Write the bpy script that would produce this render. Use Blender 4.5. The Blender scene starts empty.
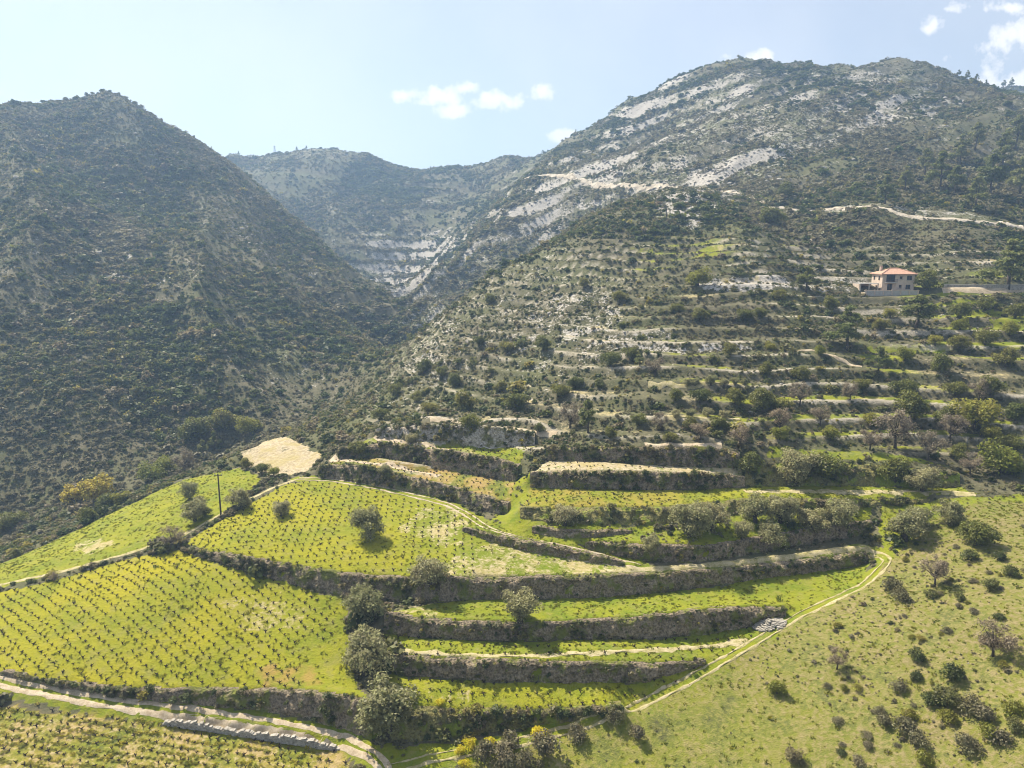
import bpy, math, random
import numpy as np
from mathutils import Vector, Matrix
R = math.radians
rng = np.random.default_rng(7)
random.seed(7)
scene = bpy.context.scene
col = scene.collection

# ------------------------------------------------------------------ camera
PITCH, FOC, CZ = 10.4, 731.0, 60.0
cam = bpy.data.cameras.new("camera"); camo = bpy.data.objects.new("camera", cam); col.objects.link(camo)
cam.sensor_width = 36.0; cam.lens = FOC * 36.0 / 1024.0
cam.clip_start = 0.5; cam.clip_end = 20000
camo.location = (0, 0, CZ); camo.rotation_euler = (R(90 - PITCH), 0, 0)
scene.camera = camo

# ------------------------------------------------------------------ light
SUN_EL = 52.0
sunv = Vector((-0.72 * math.cos(R(SUN_EL)), 0.694 * math.cos(R(SUN_EL)), math.sin(R(SUN_EL)))).normalized()
SUN_AZ = math.atan2(sunv.x, sunv.y)
sl = bpy.data.lights.new("sun", 'SUN'); sl.energy = 5.0; sl.angle = R(0.53); sl.color = (1.0, 0.91, 0.76)
so = bpy.data.objects.new("sun", sl); col.objects.link(so); so.location = sunv * 400
so.rotation_euler = sunv.to_track_quat('Z', 'Y').to_euler()

world = bpy.data.worlds.new("World"); scene.world = world; world.use_nodes = True
SKY_STRENGTH = 0.070
CLOUD_BRIGHT = 0.60
def build_world():
    nt = world.node_tree; nt.nodes.clear(); L = nt.links.new
    N = lambda t, **k: (lambda n: ([setattr(n, a, b) for a, b in k.items()], n)[1])(nt.nodes.new(t))
    out = N('ShaderNodeOutputWorld'); bg = N('ShaderNodeBackground'); bg.inputs[1].default_value = 1.0
    sky = N('ShaderNodeTexSky', sky_type='NISHITA', sun_disc=False)
    sky.sun_elevation = R(SUN_EL); sky.sun_rotation = SUN_AZ
    sky.altitude = 400; sky.air_density = 1.0; sky.dust_density = 1.2; sky.ozone_density = 1.2
    sc = N('ShaderNodeVectorMath', operation='SCALE'); L(sky.outputs[0], sc.inputs[0]); sc.inputs['Scale'].default_value = SKY_STRENGTH
    tc = N('ShaderNodeTexCoord'); sep = N('ShaderNodeSeparateXYZ'); L(tc.outputs['Generated'], sep.inputs[0])
    ab = N('ShaderNodeMath', operation='ABSOLUTE'); L(sep.outputs['Y'], ab.inputs[0])
    mx = N('ShaderNodeMath', operation='MAXIMUM'); L(ab.outputs[0], mx.inputs[0]); mx.inputs[1].default_value = 0.02
    dx = N('ShaderNodeMath', operation='DIVIDE'); L(sep.outputs['X'], dx.inputs[0]); L(mx.outputs[0], dx.inputs[1])
    dz = N('ShaderNodeMath', operation='DIVIDE'); L(sep.outputs['Z'], dz.inputs[0]); L(mx.outputs[0], dz.inputs[1])
    cmb = N('ShaderNodeCombineXYZ'); L(dx.outputs[0], cmb.inputs[0]); L(dz.outputs[0], cmb.inputs[1])
    # warp so that cloud edges are ragged
    nz = N('ShaderNodeTexNoise'); nz.inputs['Scale'].default_value = 21; nz.inputs['Detail'].default_value = 7; nz.inputs['Roughness'].default_value = 0.62
    L(cmb.outputs[0], nz.inputs['Vector'])
    acc = None
    blobs = [(405, 95, 34, 11), (440, 96, 40, 13), (468, 88, 24, 15), (500, 98, 40, 12), (540, 94, 14, 13), (450, 110, 24, 8),
             (570, 137, 34, 8), (760, 58, 24, 10), (985, 85, 50, 14), (1020, 82, 40, 18), (995, 45, 36, 22), (1030, 40, 30, 26), (930, 30, 16, 12), (1010, 8, 40, 8),
             (1180, 70, 90, 40), (-220, 60, 90, 20), (-420, 30, 60, 30)]
    for (u, v, ru, rv) in blobs:
        cx, cyc = (u - 512) / FOC, (384 - v) / FOC
        p = R(PITCH); fy = math.cos(p) + cyc * math.sin(p); fz = -math.sin(p) + cyc * math.cos(p)
        px, pz = cx / fy, fz / fy
        sub = N('ShaderNodeVectorMath', operation='SUBTRACT'); L(cmb.outputs[0], sub.inputs[0]); sub.inputs[1].default_value = (px, pz, 0)
        dv = N('ShaderNodeVectorMath', operation='DIVIDE'); L(sub.outputs[0], dv.inputs[0]); dv.inputs[1].default_value = (ru / FOC * 1.35, rv / FOC * 1.25, 1)
        ln = N('ShaderNodeVectorMath', operation='LENGTH'); L(dv.outputs[0], ln.inputs[0])
        inv = N('ShaderNodeMath', operation='SUBTRACT'); inv.inputs[0].default_value = 1.0; L(ln.outputs['Value'], inv.inputs[1])
        if acc is None: acc = inv.outputs[0]
        else:
            m = N('ShaderNodeMath', operation='SMOOTH_MAX'); L(acc, m.inputs[0]); L(inv.outputs[0], m.inputs[1]); m.inputs[2].default_value = 0.15; acc = m.outputs[0]
    nm = N('ShaderNodeMath', operation='MULTIPLY_ADD'); L(nz.outputs['Fac'], nm.inputs[0]); nm.inputs[1].default_value = 3.4; nm.inputs[2].default_value = -1.66
    ad = N('ShaderNodeMath', operation='ADD'); L(acc, ad.inputs[0]); L(nm.outputs[0], ad.inputs[1])
    mr = N('ShaderNodeMapRange', interpolation_type='SMOOTHSTEP'); L(ad.outputs[0], mr.inputs[0]); mr.inputs[1].default_value = 0.0; mr.inputs[2].default_value = 1.0
    # thin veil of high cloud over the whole sky
    vz = N('ShaderNodeTexNoise'); vz.inputs['Scale'].default_value = 3.2; vz.inputs['Detail'].default_value = 5; L(cmb.outputs[0], vz.inputs['Vector'])
    vr = N('ShaderNodeMapRange'); L(vz.outputs['Fac'], vr.inputs[0]); vr.inputs[1].default_value = 0.35; vr.inputs[2].default_value = 0.8; vr.inputs[3].default_value = 0.32; vr.inputs[4].default_value = 0.56
    m2 = N('ShaderNodeMath', operation='MAXIMUM'); L(mr.outputs[0], m2.inputs[0]); L(vr.outputs[0], m2.inputs[1])
    mix = N('ShaderNodeMixRGB'); L(m2.outputs[0], mix.inputs[0]); L(sc.outputs[0], mix.inputs[1])
    mix.inputs[2].default_value = (CLOUD_BRIGHT, CLOUD_BRIGHT * 0.99, CLOUD_BRIGHT * 0.985, 1)
    L(mix.outputs[0], bg.inputs[0]); L(bg.outputs[0], out.inputs[0])
build_world()
scene.view_settings.view_transform = 'Standard'; scene.view_settings.look = 'None'
scene.view_settings.exposure = 1.0; scene.view_settings.gamma = 1.0
scene.render.engine = 'CYCLES'
cy = scene.cycles
cy.max_bounces = 3; cy.diffuse_bounces = 2; cy.transmission_bounces = 2; cy.use_adaptive_sampling = True; cy.adaptive_threshold = 0.012; cy.caustics_reflective = False; cy.caustics_refractive = False;
world.cycles.sampling_method = 'MANUAL'; world.cycles.sample_map_resolution = 256; cy.volume_bounces = 0; cy.transparent_max_bounces = 6
cy.use_denoising = True; cy.filter_width = 1.0
try: cy.denoiser = 'OPENIMAGEDENOISE'
except Exception: pass

# ------------------------------------------------------------------ helpers
def ray(u, v):
    p = R(PITCH); dx = (np.asarray(u, float) - 512) / FOC; c = (384 - np.asarray(v, float)) / FOC
    return dx, math.cos(p) + c * math.sin(p), -math.sin(p) + c * math.cos(p)
def PY(u, v, Y):
    a, b, c = ray(u, v); t = Y / b; return (float(a * t), float(Y), float(CZ + c * t))
def PZ(u, v, z):
    a, b, c = ray(u, v); t = (z - CZ) / c; return (float(a * t), float(b * t), float(z))
def project(x, y, z):
    p = R(PITCH); zz = z - CZ; f = y * math.cos(p) - zz * math.sin(p); up = y * math.sin(p) + zz * math.cos(p)
    f = np.maximum(f, 1e-3); return 512 + FOC * x / f, 384 - FOC * up / f

_perm = np.random.default_rng(3).permutation(65536).astype(np.int64)
def _h(ix, iy, s):
    return _perm[(_perm[(ix + s * 131) & 65535] + iy) & 65535] / 65535.0
def vnoise(x, y, s=0):
    ix = np.floor(x).astype(np.int64); iy = np.floor(y).astype(np.int64)
    fx = x - ix; fy = y - iy; fx = fx * fx * fx * (fx * (fx * 6 - 15) + 10); fy = fy * fy * fy * (fy * (fy * 6 - 15) + 10)
    a = _h(ix, iy, s); b = _h(ix + 1, iy, s); c = _h(ix, iy + 1, s); d = _h(ix + 1, iy + 1, s)
    return (a + (b - a) * fx) * (1 - fy) + (c + (d - c) * fx) * fy
def fbm(x, y, scale, octv=4, s=0, gain=0.5):
    x = np.asarray(x, float) / scale; y = np.asarray(y, float) / scale; t = 0; a = 1; n = 0
    for i in range(octv):
        c_, s_ = math.cos(0.6 * i + s), math.sin(0.6 * i + s)
        t = t + a * vnoise(x * c_ - y * s_ + 17.3 * i, x * s_ + y * c_ - 9.1 * i, s + i); n += a; a *= gain; x = x * 2.03; y = y * 2.03
    return t / n * 2 - 1          # about -1..1
def sstep(a, b, x):
    t = np.clip((x - a) / (b - a), 0, 1); return t * t * (3 - 2 * t)

# ------------------------------------------------------------------ terrain: control points (pixel, world Y) -> heights
cp = []
def C(u, v, Y): cp.append(PY(u, v, Y))
def CZp(u, v, z): cp.append(PZ(u, v, z))
# left mountain
for a in [(0,120,440),(60,110,460),(100,98,480),(130,101,490),(160,124,512),(182,142,530),(205,156,560),
          (270,200,530),(330,250,480),(380,290,440),(412,322,405),
          (0,200,335),(100,200,350),(170,200,400),(0,300,262),(100,300,272),(200,300,290),(280,290,340),(230,230,400),
          (0,400,215),(100,400,222),(200,380,240),(290,370,270),(350,340,320),(0,480,190),
          (-150,140,420),(-150,300,255),(-150,450,195),(-300,200,400),(-300,400,230)]: C(*a)
# behind the left mountain
for x, y, z in [(-420,640,95),(-330,660,95),(-230,640,80),(-160,600,52),(-110,540,34),(-80,480,27),(-560,640,110),(-700,500,120),(-600,850,110)]: cp.append((x, y, z))
# valley and gorge floor
for a in [(0,520,-8),(120,488,-3),(240,442,2),(330,400,8),(400,345,15),(-120,560,-11),(-300,620,-16)]: CZp(*a)
for a in [(424,300,520),(405,318,430),(380,275,600)]: C(*a)
# middle mountains
for a in [(230,158,880),(270,157,880),(320,152,850),(375,155,840),(405,167,850),(425,175,900),(460,170,900),(500,160,860),(550,152,800),
          (300,215,690),(380,215,690),(340,180,770),(410,200,730),(460,195,760),(370,250,625),(430,240,650),(400,285,560)]: C(*a)
# second rib
for a in [(520,178,560),(480,225,490),(432,268,440),(405,298,405)]: C(*a)
for x, y, z in [(-30,440,44),(10,420,52),(40,440,64),(-45,390,34)]: cp.append((x, y, z))
# right mountain
for a in [(580,135,700),(620,108,650),(680,80,620),(735,63,600),(800,67,600),(850,69,600),(900,63,590),(940,75,560),(985,97,500),(1024,106,460),
          (660,140,520),(620,150,560),(735,120,470),(800,130,440),(850,130,430),(900,110,470),(1000,160,370),(930,150,395),(850,170,370),
          (1150,120,450),(1150,200,320),(1350,200,420)]: C(*a)
# upper road
ROAD_UP = [(1060,231,278),(1024,227,280),(960,220,288),(900,214,298),(830,209,308),(770,207,318),(745,195,345),(700,189,385),(650,186,425),(620,183,455),(570,180,505),(520,175,560)]
for a in ROAD_UP[1:-1:2]: C(*a)
# right hill spur
for a in [(640,197,365),(560,237,325),(480,282,285),(440,315,262),(480,330,222),(560,300,235),(700,330,190),(700,270,232),(620,330,195),(900,330,188),(1020,330,184),
          (900,270,236),(1020,270,232),(800,400,160),(600,400,162),(1000,400,156),(480,400,178),(430,360,215),(800,290,214),(900,291,214),(400,400,190),(340,425,172),
          (1150,330,184),(1150,420,150),(1150,260,236)]: C(*a)
for x, y, z in [(-22,300,28)]: cp.append((x, y, z))
# right grassy slope and foreground
for a in [(1000,520,118),(1000,560,106),(1000,600,95),(1000,700,80),(1020,765,71),(800,700,88),(900,760,77),(700,760,82),(900,620,96),(900,540,118),(970,480,138),(1150,600,90),(1150,760,66)]: C(*a)
for x, y, z in [(0,60,-8),(60,55,-5),(110,50,4),(-60,60,-6),(-120,70,-6),(-200,110,-14),(0,20,-14),(-200,20,-20),(200,20,8),(-350,100,-22),(300,90,30),(0,-100,-30),(-400,-100,-40),(400,-100,10),(300,150,42),(260,110,25)]: cp.append((x, y, z))
# backs of the ridges and the land beyond
for x, y, z in [(0,1050,120),(-300,1050,120),(-700,1000,110),(300,900,150),(500,850,150),(250,1200,90),(-900,500,100),(-900,200,60),(-900,-100,0),(900,500,150),(900,150,90),(900,-100,40),(700,700,150),(620,560,150),(620,320,110),(500,200,75),(900,1100,90),(-900,1300,80),(0,1500,70)]: cp.append((x, y, z))
cp.append(PY(1000, 94, 900))

# ------------------------------------------------------------------ terrace walls: (u, v_bottom, v_top), z of the foot
WALLS = {}
def wall(name, pts, zb, label, setback=0.22, stuffy=1.0):
    bot, top = [], []
    for i, (u, vb, vt) in enumerate(pts):
        z = zb if not isinstance(zb, (list, tuple)) else zb[i]
        b = PZ(u, vb, z); a, bb, c = ray(u, vt)
        z1 = z + 1.0
        for _ in range(6):
            Y = b[1] + setback * max(z1 - z, 0.0); z1 = CZ + c / bb * Y
        z1 = max(z1, z + 0.15)
        bot.append(b); top.append((float(a / bb * Y), float(Y), float(z1)))
    WALLS[name] = dict(bot=bot, top=top, label=label, stuffy=stuffy)
wall('front', [(0,675,672),(60,687,681),(110,695,688),(170,702,690),(240,708,691),(300,717,692),(345,729,697),(372,740,704)], [-0.3,-0.8,-1.2,-1.6,-2.1,-2.6,-3.1,-3.6],
     'overgrown bank with brown scrub below the big yellow-green vine field', 0.4)
wall('w4', [(372,741,704),(405,742,708),(432,741,709),(480,735,711),(542,724,711),(590,716,709),(622,709,706)], [-3.8,-4,-4,-3.8,-2.8,-1.5,-0.6],
     'green weedy bank, lowest of the curved terraces above the yellow shrubs', 0.5)
wall('w3', [(392,673,655),(408,676,658),(470,679,660),(542,682,662),(600,682,664),(645,681,665),(680,672,664),(706,664,660)], [0.3,0.2,0.2,0.1,0.2,0.4,0.8,1.4],
     'dark earth terrace wall between the two lowest curved terraces')
wall('w2', [(384,633,614),(420,638,619),(470,640,622),(520,641,624),(580,640,622),(640,639,618),(700,635,611),(752,627,608),(786,617,608)], [3.0,2.7,2.6,2.5,2.5,2.5,2.7,3.2,4.2],
     'dark earth terrace wall that ends at the heap of white stones')
wall('w1a', [(184,552,549),(220,563,552),(250,572,558),(300,586,567),(345,598,574),(400,602,578),(440,602,578)], [8.1,7.6,7.0,5.9,5.1,4.8,4.8],
     'scrub-covered bank between the lower and the upper vine field', 0.45)
wall('w1b', [(440,602,578),(480,600,578),(540,599,577),(600,597,576),(660,593,574),(700,588,571),(740,581,567),(790,575,562),(840,569,556),(868,564,552)], [4.9,4.9,4.9,5.0,5.2,5.5,5.9,6.4,6.9,7.4],
     'longest dark earth terrace wall below the pale ploughed strip')
wall('w0', [(462,531,528),(490,542,533),(530,552,541),(570,559,549),(605,564,557),(625,567,564)], [10.3,9.6,9.0,8.6,8.5,8.4],
     'low dark earth bank between the curving green track and the ploughed strip')
wall('s2', [(585,549,543),(615,556,543),(650,561,545),(700,562,546),(740,556,541),(810,544,529),(857,536,522),(872,530,521)], [9.5,9.1,8.8,8.6,8.75,9.3,10.0,10.7],
     'tall shaded earth bank under the cluster of olive trees')
wall('o1', [(532,533,527),(560,538,529),(600,537,530),(632,534,530)], [11.0,10.8,10.9,11.3], 'short shaded bank below the lone small olive on its green ledge', 0.4)
wall('s1', [(520,518,508),(560,523,508),(600,525,507),(660,525,508),(740,514,500),(800,509,499),(870,506,499),(930,503,498)], [12.6,12.3,12.2,12.3,13.1,13.6,14.0,14.3],
     'grassy scrub slope below the long green bench with vine stakes', 0.9)
wall('r1', [(530,487,473),(580,489,471),(640,490,472),(700,489,474),(745,487,477)], [15.1,15.2,15.2,15.2,15.3], 'long scrub-topped terrace wall above the green bench with vine stakes', 0.35)
wall('r1b', [(745,487,465),(790,486,462),(850,486,463),(905,487,468),(960,488,474)], [15.3,15.4,15.6,15.8,16.0], 'bushy bank above the brown track at right', 0.7)
wall('r2', [(546,460,447),(600,462,446),(640,464,447),(690,466,448),(740,468,452)], [18.3,18.4,18.4,18.3,18.2], 'dark bushy terrace wall above the narrow dry grass strip', 0.35)
wall('u1', [(318,478,466),(350,481,464),(380,487,470),(410,492,477),(440,498,484),(470,506,492),(490,513,498),(508,516,503)], [12.3,12.3,12.2,12.0,11.8,11.4,11.0,10.9],
     'scrubby bank between the curving track and the orange-brown vine terrace', 0.5)
wall('u2', [(338,459,449),(380,458,442),(420,464,447),(455,471,452),(490,478,457),(518,483,465)], [14.7,14.9,14.9,14.8,14.6,14.4], 'stony grey bank above the orange-brown vine terrace', 0.45)
wall('u3', [(376,437,429),(420,442,424),(460,445,424),(500,447,428),(535,447,434)], [18.4,18.6,18.6,18.5,18.4], 'white chalky bank above the narrow green vine terrace', 0.45)
wall('stone', [(166,722,716.5),(210,728,721.5),(260,736,729),(300,742,735),(338,748,742.5)], [-3.1,-3.5,-3.9,-4.2,-4.6], 'low white dry stone wall along the dirt road', 0.12)
# extra height lines (u, v, z)
LINES = [
 [(0,590,2.5),(60,575,4.5),(120,558,6.3),(180,545,8.2),(205,528,9.2),(240,507,10.6),(290,481,11.9),(318,478,12.3)],
 [(0,681,-0.7),(50,690,-1.1),(100,699,-1.5),(200,714,-2.2),(300,729,-3.1),(350,741,-3.8),(385,765,-4.4)],
 [(0,688,-0.95),(80,704,-1.7),(140,712,-2.15)],
 [(0,701,-1.8),(80,715,-2.5),(150,724,-3.0)],
 [(0,764,-3.8),(150,766,-4.4),(300,767,-5.0)],
 [(885,560,9.4),(860,585,7.2),(800,615,4.9),(745,648,2.4),(690,680,0.3),(640,705,-1.5),(600,719,-2.4),(560,731,-3.2),(500,745,-3.9),(430,757,-4.3),(385,767,-4.5)],
 [(345,600,4.9),(350,625,3.2),(356,655,1.4),(362,690,-0.3)],
 [(0,563,-1.5),(50,541,-0.6),(110,513,1.5),(180,480,7.0),(240,466,10.0)],
 [(240,452,12.2),(290,438,12.9),(325,455,13.2),(305,472,12.2),(270,478,11.6),(245,466,10.8),(240,452,12.2)],
 [(560,433,21.3),(500,424,21.3),(440,419,21.3)],
 [(318,476,12.4),(380,487,12.2),(440,501,11.7),(470,514,11.2),(510,535,10.6),(560,548,10.0),(600,556,9.4),(640,565,8.9)],
 [(640,567,8.5),(700,566,8.5),(740,561,8.65),(800,554,9.1),(840,548,9.6),(866,546,10.0)],
 [(745,493,15.2),(800,491,15.3),(900,492,15.6),(970,494,16.0)],
 [(540,525,11.9),(600,527,11.7),(640,529,11.8)],
]

# TPS through the control points plus a thinned set of the line points
pts = list(cp)
for w in WALLS.values():
    for q in (w['bot'][::3] + w['top'][1::3]): pts.append(q)
for ln in LINES:
    for q in ln[::3]: pts.append(PZ(*q))
P = np.array(pts, float)
S = 100.0
def tps_fit(P, lam):
    n = len(P); X = P[:, :2] / S
    d2 = ((X[:, None, :] - X[None]) ** 2).sum(-1); K = 0.5 * d2 * np.log(np.maximum(d2, 1e-12))
    A = np.zeros((n + 3, n + 3)); A[:n, :n] = K + lam * np.eye(n); A[:n, n] = 1; A[:n, n + 1:] = X; A[n, :n] = 1; A[n + 1:, :n] = X.T
    return X, np.linalg.solve(A, np.concatenate([P[:, 2], np.zeros(3)]))
TX, TW = tps_fit(P, 0.004)
def tps(x, y):
    sh = np.shape(x); x = np.ravel(np.asarray(x, float)) / S; y = np.ravel(np.asarray(y, float)) / S; o = np.empty(len(x))
    n = len(TX)
    for i in range(0, len(x), 20000):
        xs, ys = x[i:i + 20000], y[i:i + 20000]
        d2 = (xs[:, None] - TX[None, :, 0]) ** 2 + (ys[:, None] - TX[None, :, 1]) ** 2
        o[i:i + 20000] = (0.5 * d2 * np.log(np.maximum(d2, 1e-12))) @ TW[:n] + TW[n] + TW[n + 1] * xs + TW[n + 2] * ys
    return o.reshape(sh)
# the TPS itself is sampled once on a 6 m lattice and read back with cubic weights
LX0, LY0, LST = -1200.0, -400.0, 6.0
lx = np.arange(LX0, 1200, LST); ly = np.arange(LY0, 1700, LST)
LAT = tps(*np.meshgrid(lx, ly))
def lat(A, x, y, x0, y0, st):
    fx = np.clip((x - x0) / st, 1, A.shape[1] - 3.001); fy = np.clip((y - y0) / st, 1, A.shape[0] - 3.001)
    ix = fx.astype(int); iy = fy.astype(int); tx = fx - ix; ty = fy - iy
    def wts(t): return [-.5*t+t*t-.5*t**3, 1-2.5*t*t+1.5*t**3, .5*t+2*t*t-1.5*t**3, -.5*t*t+.5*t**3]
    wx, wy = wts(tx), wts(ty); o = 0
    for j in range(4):
        o = o + wy[j] * sum(wx[i] * A[iy + j - 1, ix + i - 1] for i in range(4))
    return o
HOUSE_UV = (897, 293)
def poly_in(x, y, poly):
    x = np.asarray(x); y = np.asarray(y); r = np.zeros(x.shape, bool); n = len(poly)
    for i in range(n):
        x1, y1 = poly[i][:2]; x2, y2 = poly[(i + 1) % n][:2]
        if y1 == y2: continue
        c = ((y1 > y) != (y2 > y)) & (x < (x2 - x1) * (y - y1) / (y2 - y1) + x1); r ^= c
    return r
STEP = 2.5
def terr_mask(x, y):
    m = sstep(138, 150, y) * (1 - sstep(256, 286, y + 0.1 * x)) * sstep(-40, -16, x + (y - 150) * 0.12)
    return m
def terr_phase(x, y, z):
    return (z + 1.3 * fbm(x, y, 55, 2, 21) + 0.5 * fbm(x, y, 14, 2, 22)) / STEP + 0.35
def pre_h(x, y):
    x = np.asarray(x, float); y = np.asarray(y, float)
    z = lat(LAT, x, y, LX0, LY0, LST)
    far = sstep(165, 300, y + 0.15 * np.abs(x)); left = sstep(-60, -110, x - 0 * y) * sstep(185, 230, y)
    m = np.maximum(far, left)
    return relief(x, y, z)
def gully(x, y):
    # about 0..1, 1 on the crests of side spurs, 0 in the gullies; stretched along the fall line
    wl = 22 * fbm(x, y, 90, 2, 15); lft = 1 - np.abs(fbm((0.9 * x + 0.42 * y + wl), (0.42 * x - 0.9 * y) * 0.24, 58, 3, 5, 0.4))
    rgt = 1 - np.abs(fbm((0.97 * x - 0.2 * y + wl), (0.2 * x + 0.97 * y) * 0.3, 74, 3, 6, 0.4)); k = sstep(-90, -10, x + 0.1 * (y - 400))
    return lft * (1 - k) + rgt * k
def bed_phase(x, y, z):
    k = sstep(-70, -20, x) * (1 - 0.0 * y)
    bd = (0.85 * z - 0.27 * k * x - 0.10 * k * y + 5 * fbm(x, y, 70, 3, 13)) / 8.5; return bd - np.floor(bd)
def bed_mask(x, y):
    return np.maximum(np.clip(1.5 * cliff(x, y), 0, 1), sstep(320, 390, y) * sstep(-170, -110, x + 0.12 * (y - 500)) * (1 - sstep(760, 860, y)) * (0.30 + 0.70 * sstep(-0.3, 0.3, fbm(x, y, 60, 2, 14))))
def cliff(x, y):
    return np.exp(-((x + 92 + 0.05 * (y - 600)) / 58) ** 2 - ((y - 612) / 62) ** 2)
def relief(x, y, z):
    far = sstep(165, 300, y + 0.15 * np.abs(x)); left = sstep(-60, -110, x) * sstep(185, 230, y)
    m = np.maximum(far, left)
    g = gully(x, y); amp = np.where(y > 560, 15.5, 9.0) + 15.0 * sstep(-50, -90, x) * (1 - sstep(400, 470, y)) + 6.0 * sstep(-50, -90, x) * sstep(400, 470, y) * (1 - sstep(540, 580, y))
    z = z + m * amp * (g - 0.74)
    z = z + m * 2.4 * fbm(x, y, 24, 3, 8)
    z = z + 0.25 * fbm(x, y, 7, 3, 9) * sstep(60, 100, np.maximum(y - 70, 0))
    return z
def base_h(x, y):
    x = np.asarray(x, float); y = np.asarray(y, float); z = pre_h(x, y)
    bf = bed_phase(x, y, z); bg_ = np.where(bf < 0.62, bf * 0.40, 0.248 + (bf - 0.62) / 0.38 * 0.752)
    z = z + bed_mask(x, y) * (bg_ - bf) * 8.5
    tm = terr_mask(x, y)
    t = terr_phase(x, y, z); k = np.floor(t); f = t - k
    amt = tm * (0.75 + 0.25 * sstep(-0.5, 0.1, fbm(x, y, 40, 2, 30)))
    g = np.where(f < 0.7, f * 0.25, 0.175 + (f - 0.7) / 0.3 * 0.825)
    z = z + amt * (g - f) * STEP
    out = sstep(1300, 2600, np.hypot(x, y - 300)); z = z * (1 - out) + out * 30
    return z

# ------------------------------------------------------------------ near grid, solved with the walls as fixed lines
NX0, NX1, NY0, NY1, NS = -150.0, 152.0, 58.0, 226.0, 0.5
nx = int((NX1 - NX0) / NS) + 1; ny = int((NY1 - NY0) / NS) + 1
gx = NX0 + NS * np.arange(nx); gy = NY0 + NS * np.arange(ny)
GX, GY = np.meshgrid(gx, gy)
Z0 = base_h(GX, GY)
fix = np.zeros((ny, nx), bool); val = np.zeros((ny, nx))
def rast(line):
    for (x1, y1, z1), (x2, y2, z2) in zip(line[:-1], line[1:]):
        n = max(2, int(math.hypot(x2 - x1, y2 - y1) / (NS * 0.4)))
        t = np.linspace(0, 1, n); X = x1 + (x2 - x1) * t; Y = y1 + (y2 - y1) * t; Z = z1 + (z2 - z1) * t
        ix = np.round((X - NX0) / NS).astype(int); iy = np.round((Y - NY0) / NS).astype(int)
        ok = (ix > 0) & (ix < nx - 1) & (iy > 0) & (iy < ny - 1); ix, iy, Z = ix[ok], iy[ok], Z[ok]
        fix[iy, ix] = True; val[iy, ix] = Z - Z0[iy, ix]
for ln in LINES: rast([PZ(*q) for q in ln])
for w in WALLS.values():
    t = w['top']; b = w['bot']
    rast([(p[0], p[1] + 0.9, p[2]) for p in t]); rast([(p[0], p[1] + 0.3, p[2]) for p in b])
fix[0, :] = fix[-1, :] = fix[:, 0] = fix[:, -1] = True
def solve(fix, val, it):
    h, w = fix.shape
    if min(h, w) > 24:
        h2, w2 = (h + 1) // 2, (w + 1) // 2
        pf = np.zeros((h2 * 2, w2 * 2)); pv = np.zeros((h2 * 2, w2 * 2)); pf[:h, :w] = fix; pv[:h, :w] = val * fix
        s = pf.reshape(h2, 2, w2, 2).sum((1, 3)); v = pv.reshape(h2, 2, w2, 2).sum((1, 3)) / np.maximum(s, 1)
        c = solve(s > 0, v, it); d = np.repeat(np.repeat(c, 2, 0), 2, 1)[:h, :w]
    else: d = np.zeros((h, w))
    d = np.where(fix, val, d)
    for _ in range(it):
        p = np.pad(d, 1, mode='edge'); d = np.where(fix, val, 0.25 * (p[:-2, 1:-1] + p[2:, 1:-1] + p[1:-1, :-2] + p[1:-1, 2:]))
    return d
NZ = Z0 + solve(fix, val, 120)
NZ += 0.05 * fbm(GX, GY, 2.2, 2, 40)
def H(x, y):
    x = np.asarray(x, float); y = np.asarray(y, float)
    inn = (x > NX0 + .01) & (x < NX1 - .51) & (y > NY0 + .01) & (y < NY1 - .51)
    z = np.empty(x.shape)
    if (~inn).any(): z[~inn] = base_h(x[~inn], y[~inn])
    if inn.any():
        fx = (x[inn] - NX0) / NS; fy = (y[inn] - NY0) / NS; ix = fx.astype(int); iy = fy.astype(int); tx = fx - ix; ty = fy - iy
        z[inn] = (NZ[iy, ix] * (1 - tx) + NZ[iy, ix + 1] * tx) * (1 - ty) + (NZ[iy + 1, ix] * (1 - tx) + NZ[iy + 1, ix + 1] * tx) * ty
    return z
def H1(x, y): return float(H(np.array([x]), np.array([y]))[0])
_T = np.concatenate([np.arange(60, 260, 0.4), np.geomspace(260, 1500, 900)])
def G(u, v):
    """ground point seen at a pixel"""
    a, b, c = ray(u, v); a, b, c = float(a), float(b), float(c)
    Y = _T; x = a / b * Y; z = CZ + c / b * Y; g = H(x, Y); hit = np.nonzero(g >= z)[0]
    i = hit[0] if len(hit) else len(Y) - 1
    if 0 < i:
        d0 = z[i - 1] - g[i - 1]; d1 = z[i] - g[i]; t = d0 / (d0 - d1) if d0 != d1 else 0; Yh = Y[i - 1] + (Y[i] - Y[i - 1]) * min(max(t, 0), 1)
    else: Yh = Y[i]
    xh = a / b * Yh; return (float(xh), float(Yh), H1(xh, Yh))
def SKYL(u):
    a, b, c = ray(u, 384.0); Y = np.linspace(300, 1100, 1600); x = float(a / b) * Y; z = H(x, Y); k = int(((z - CZ) / Y).argmax()); return (float(x[k]), float(Y[k]), float(z[k]))
def GP(poly): return [G(u, v) for u, v in poly]

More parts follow.
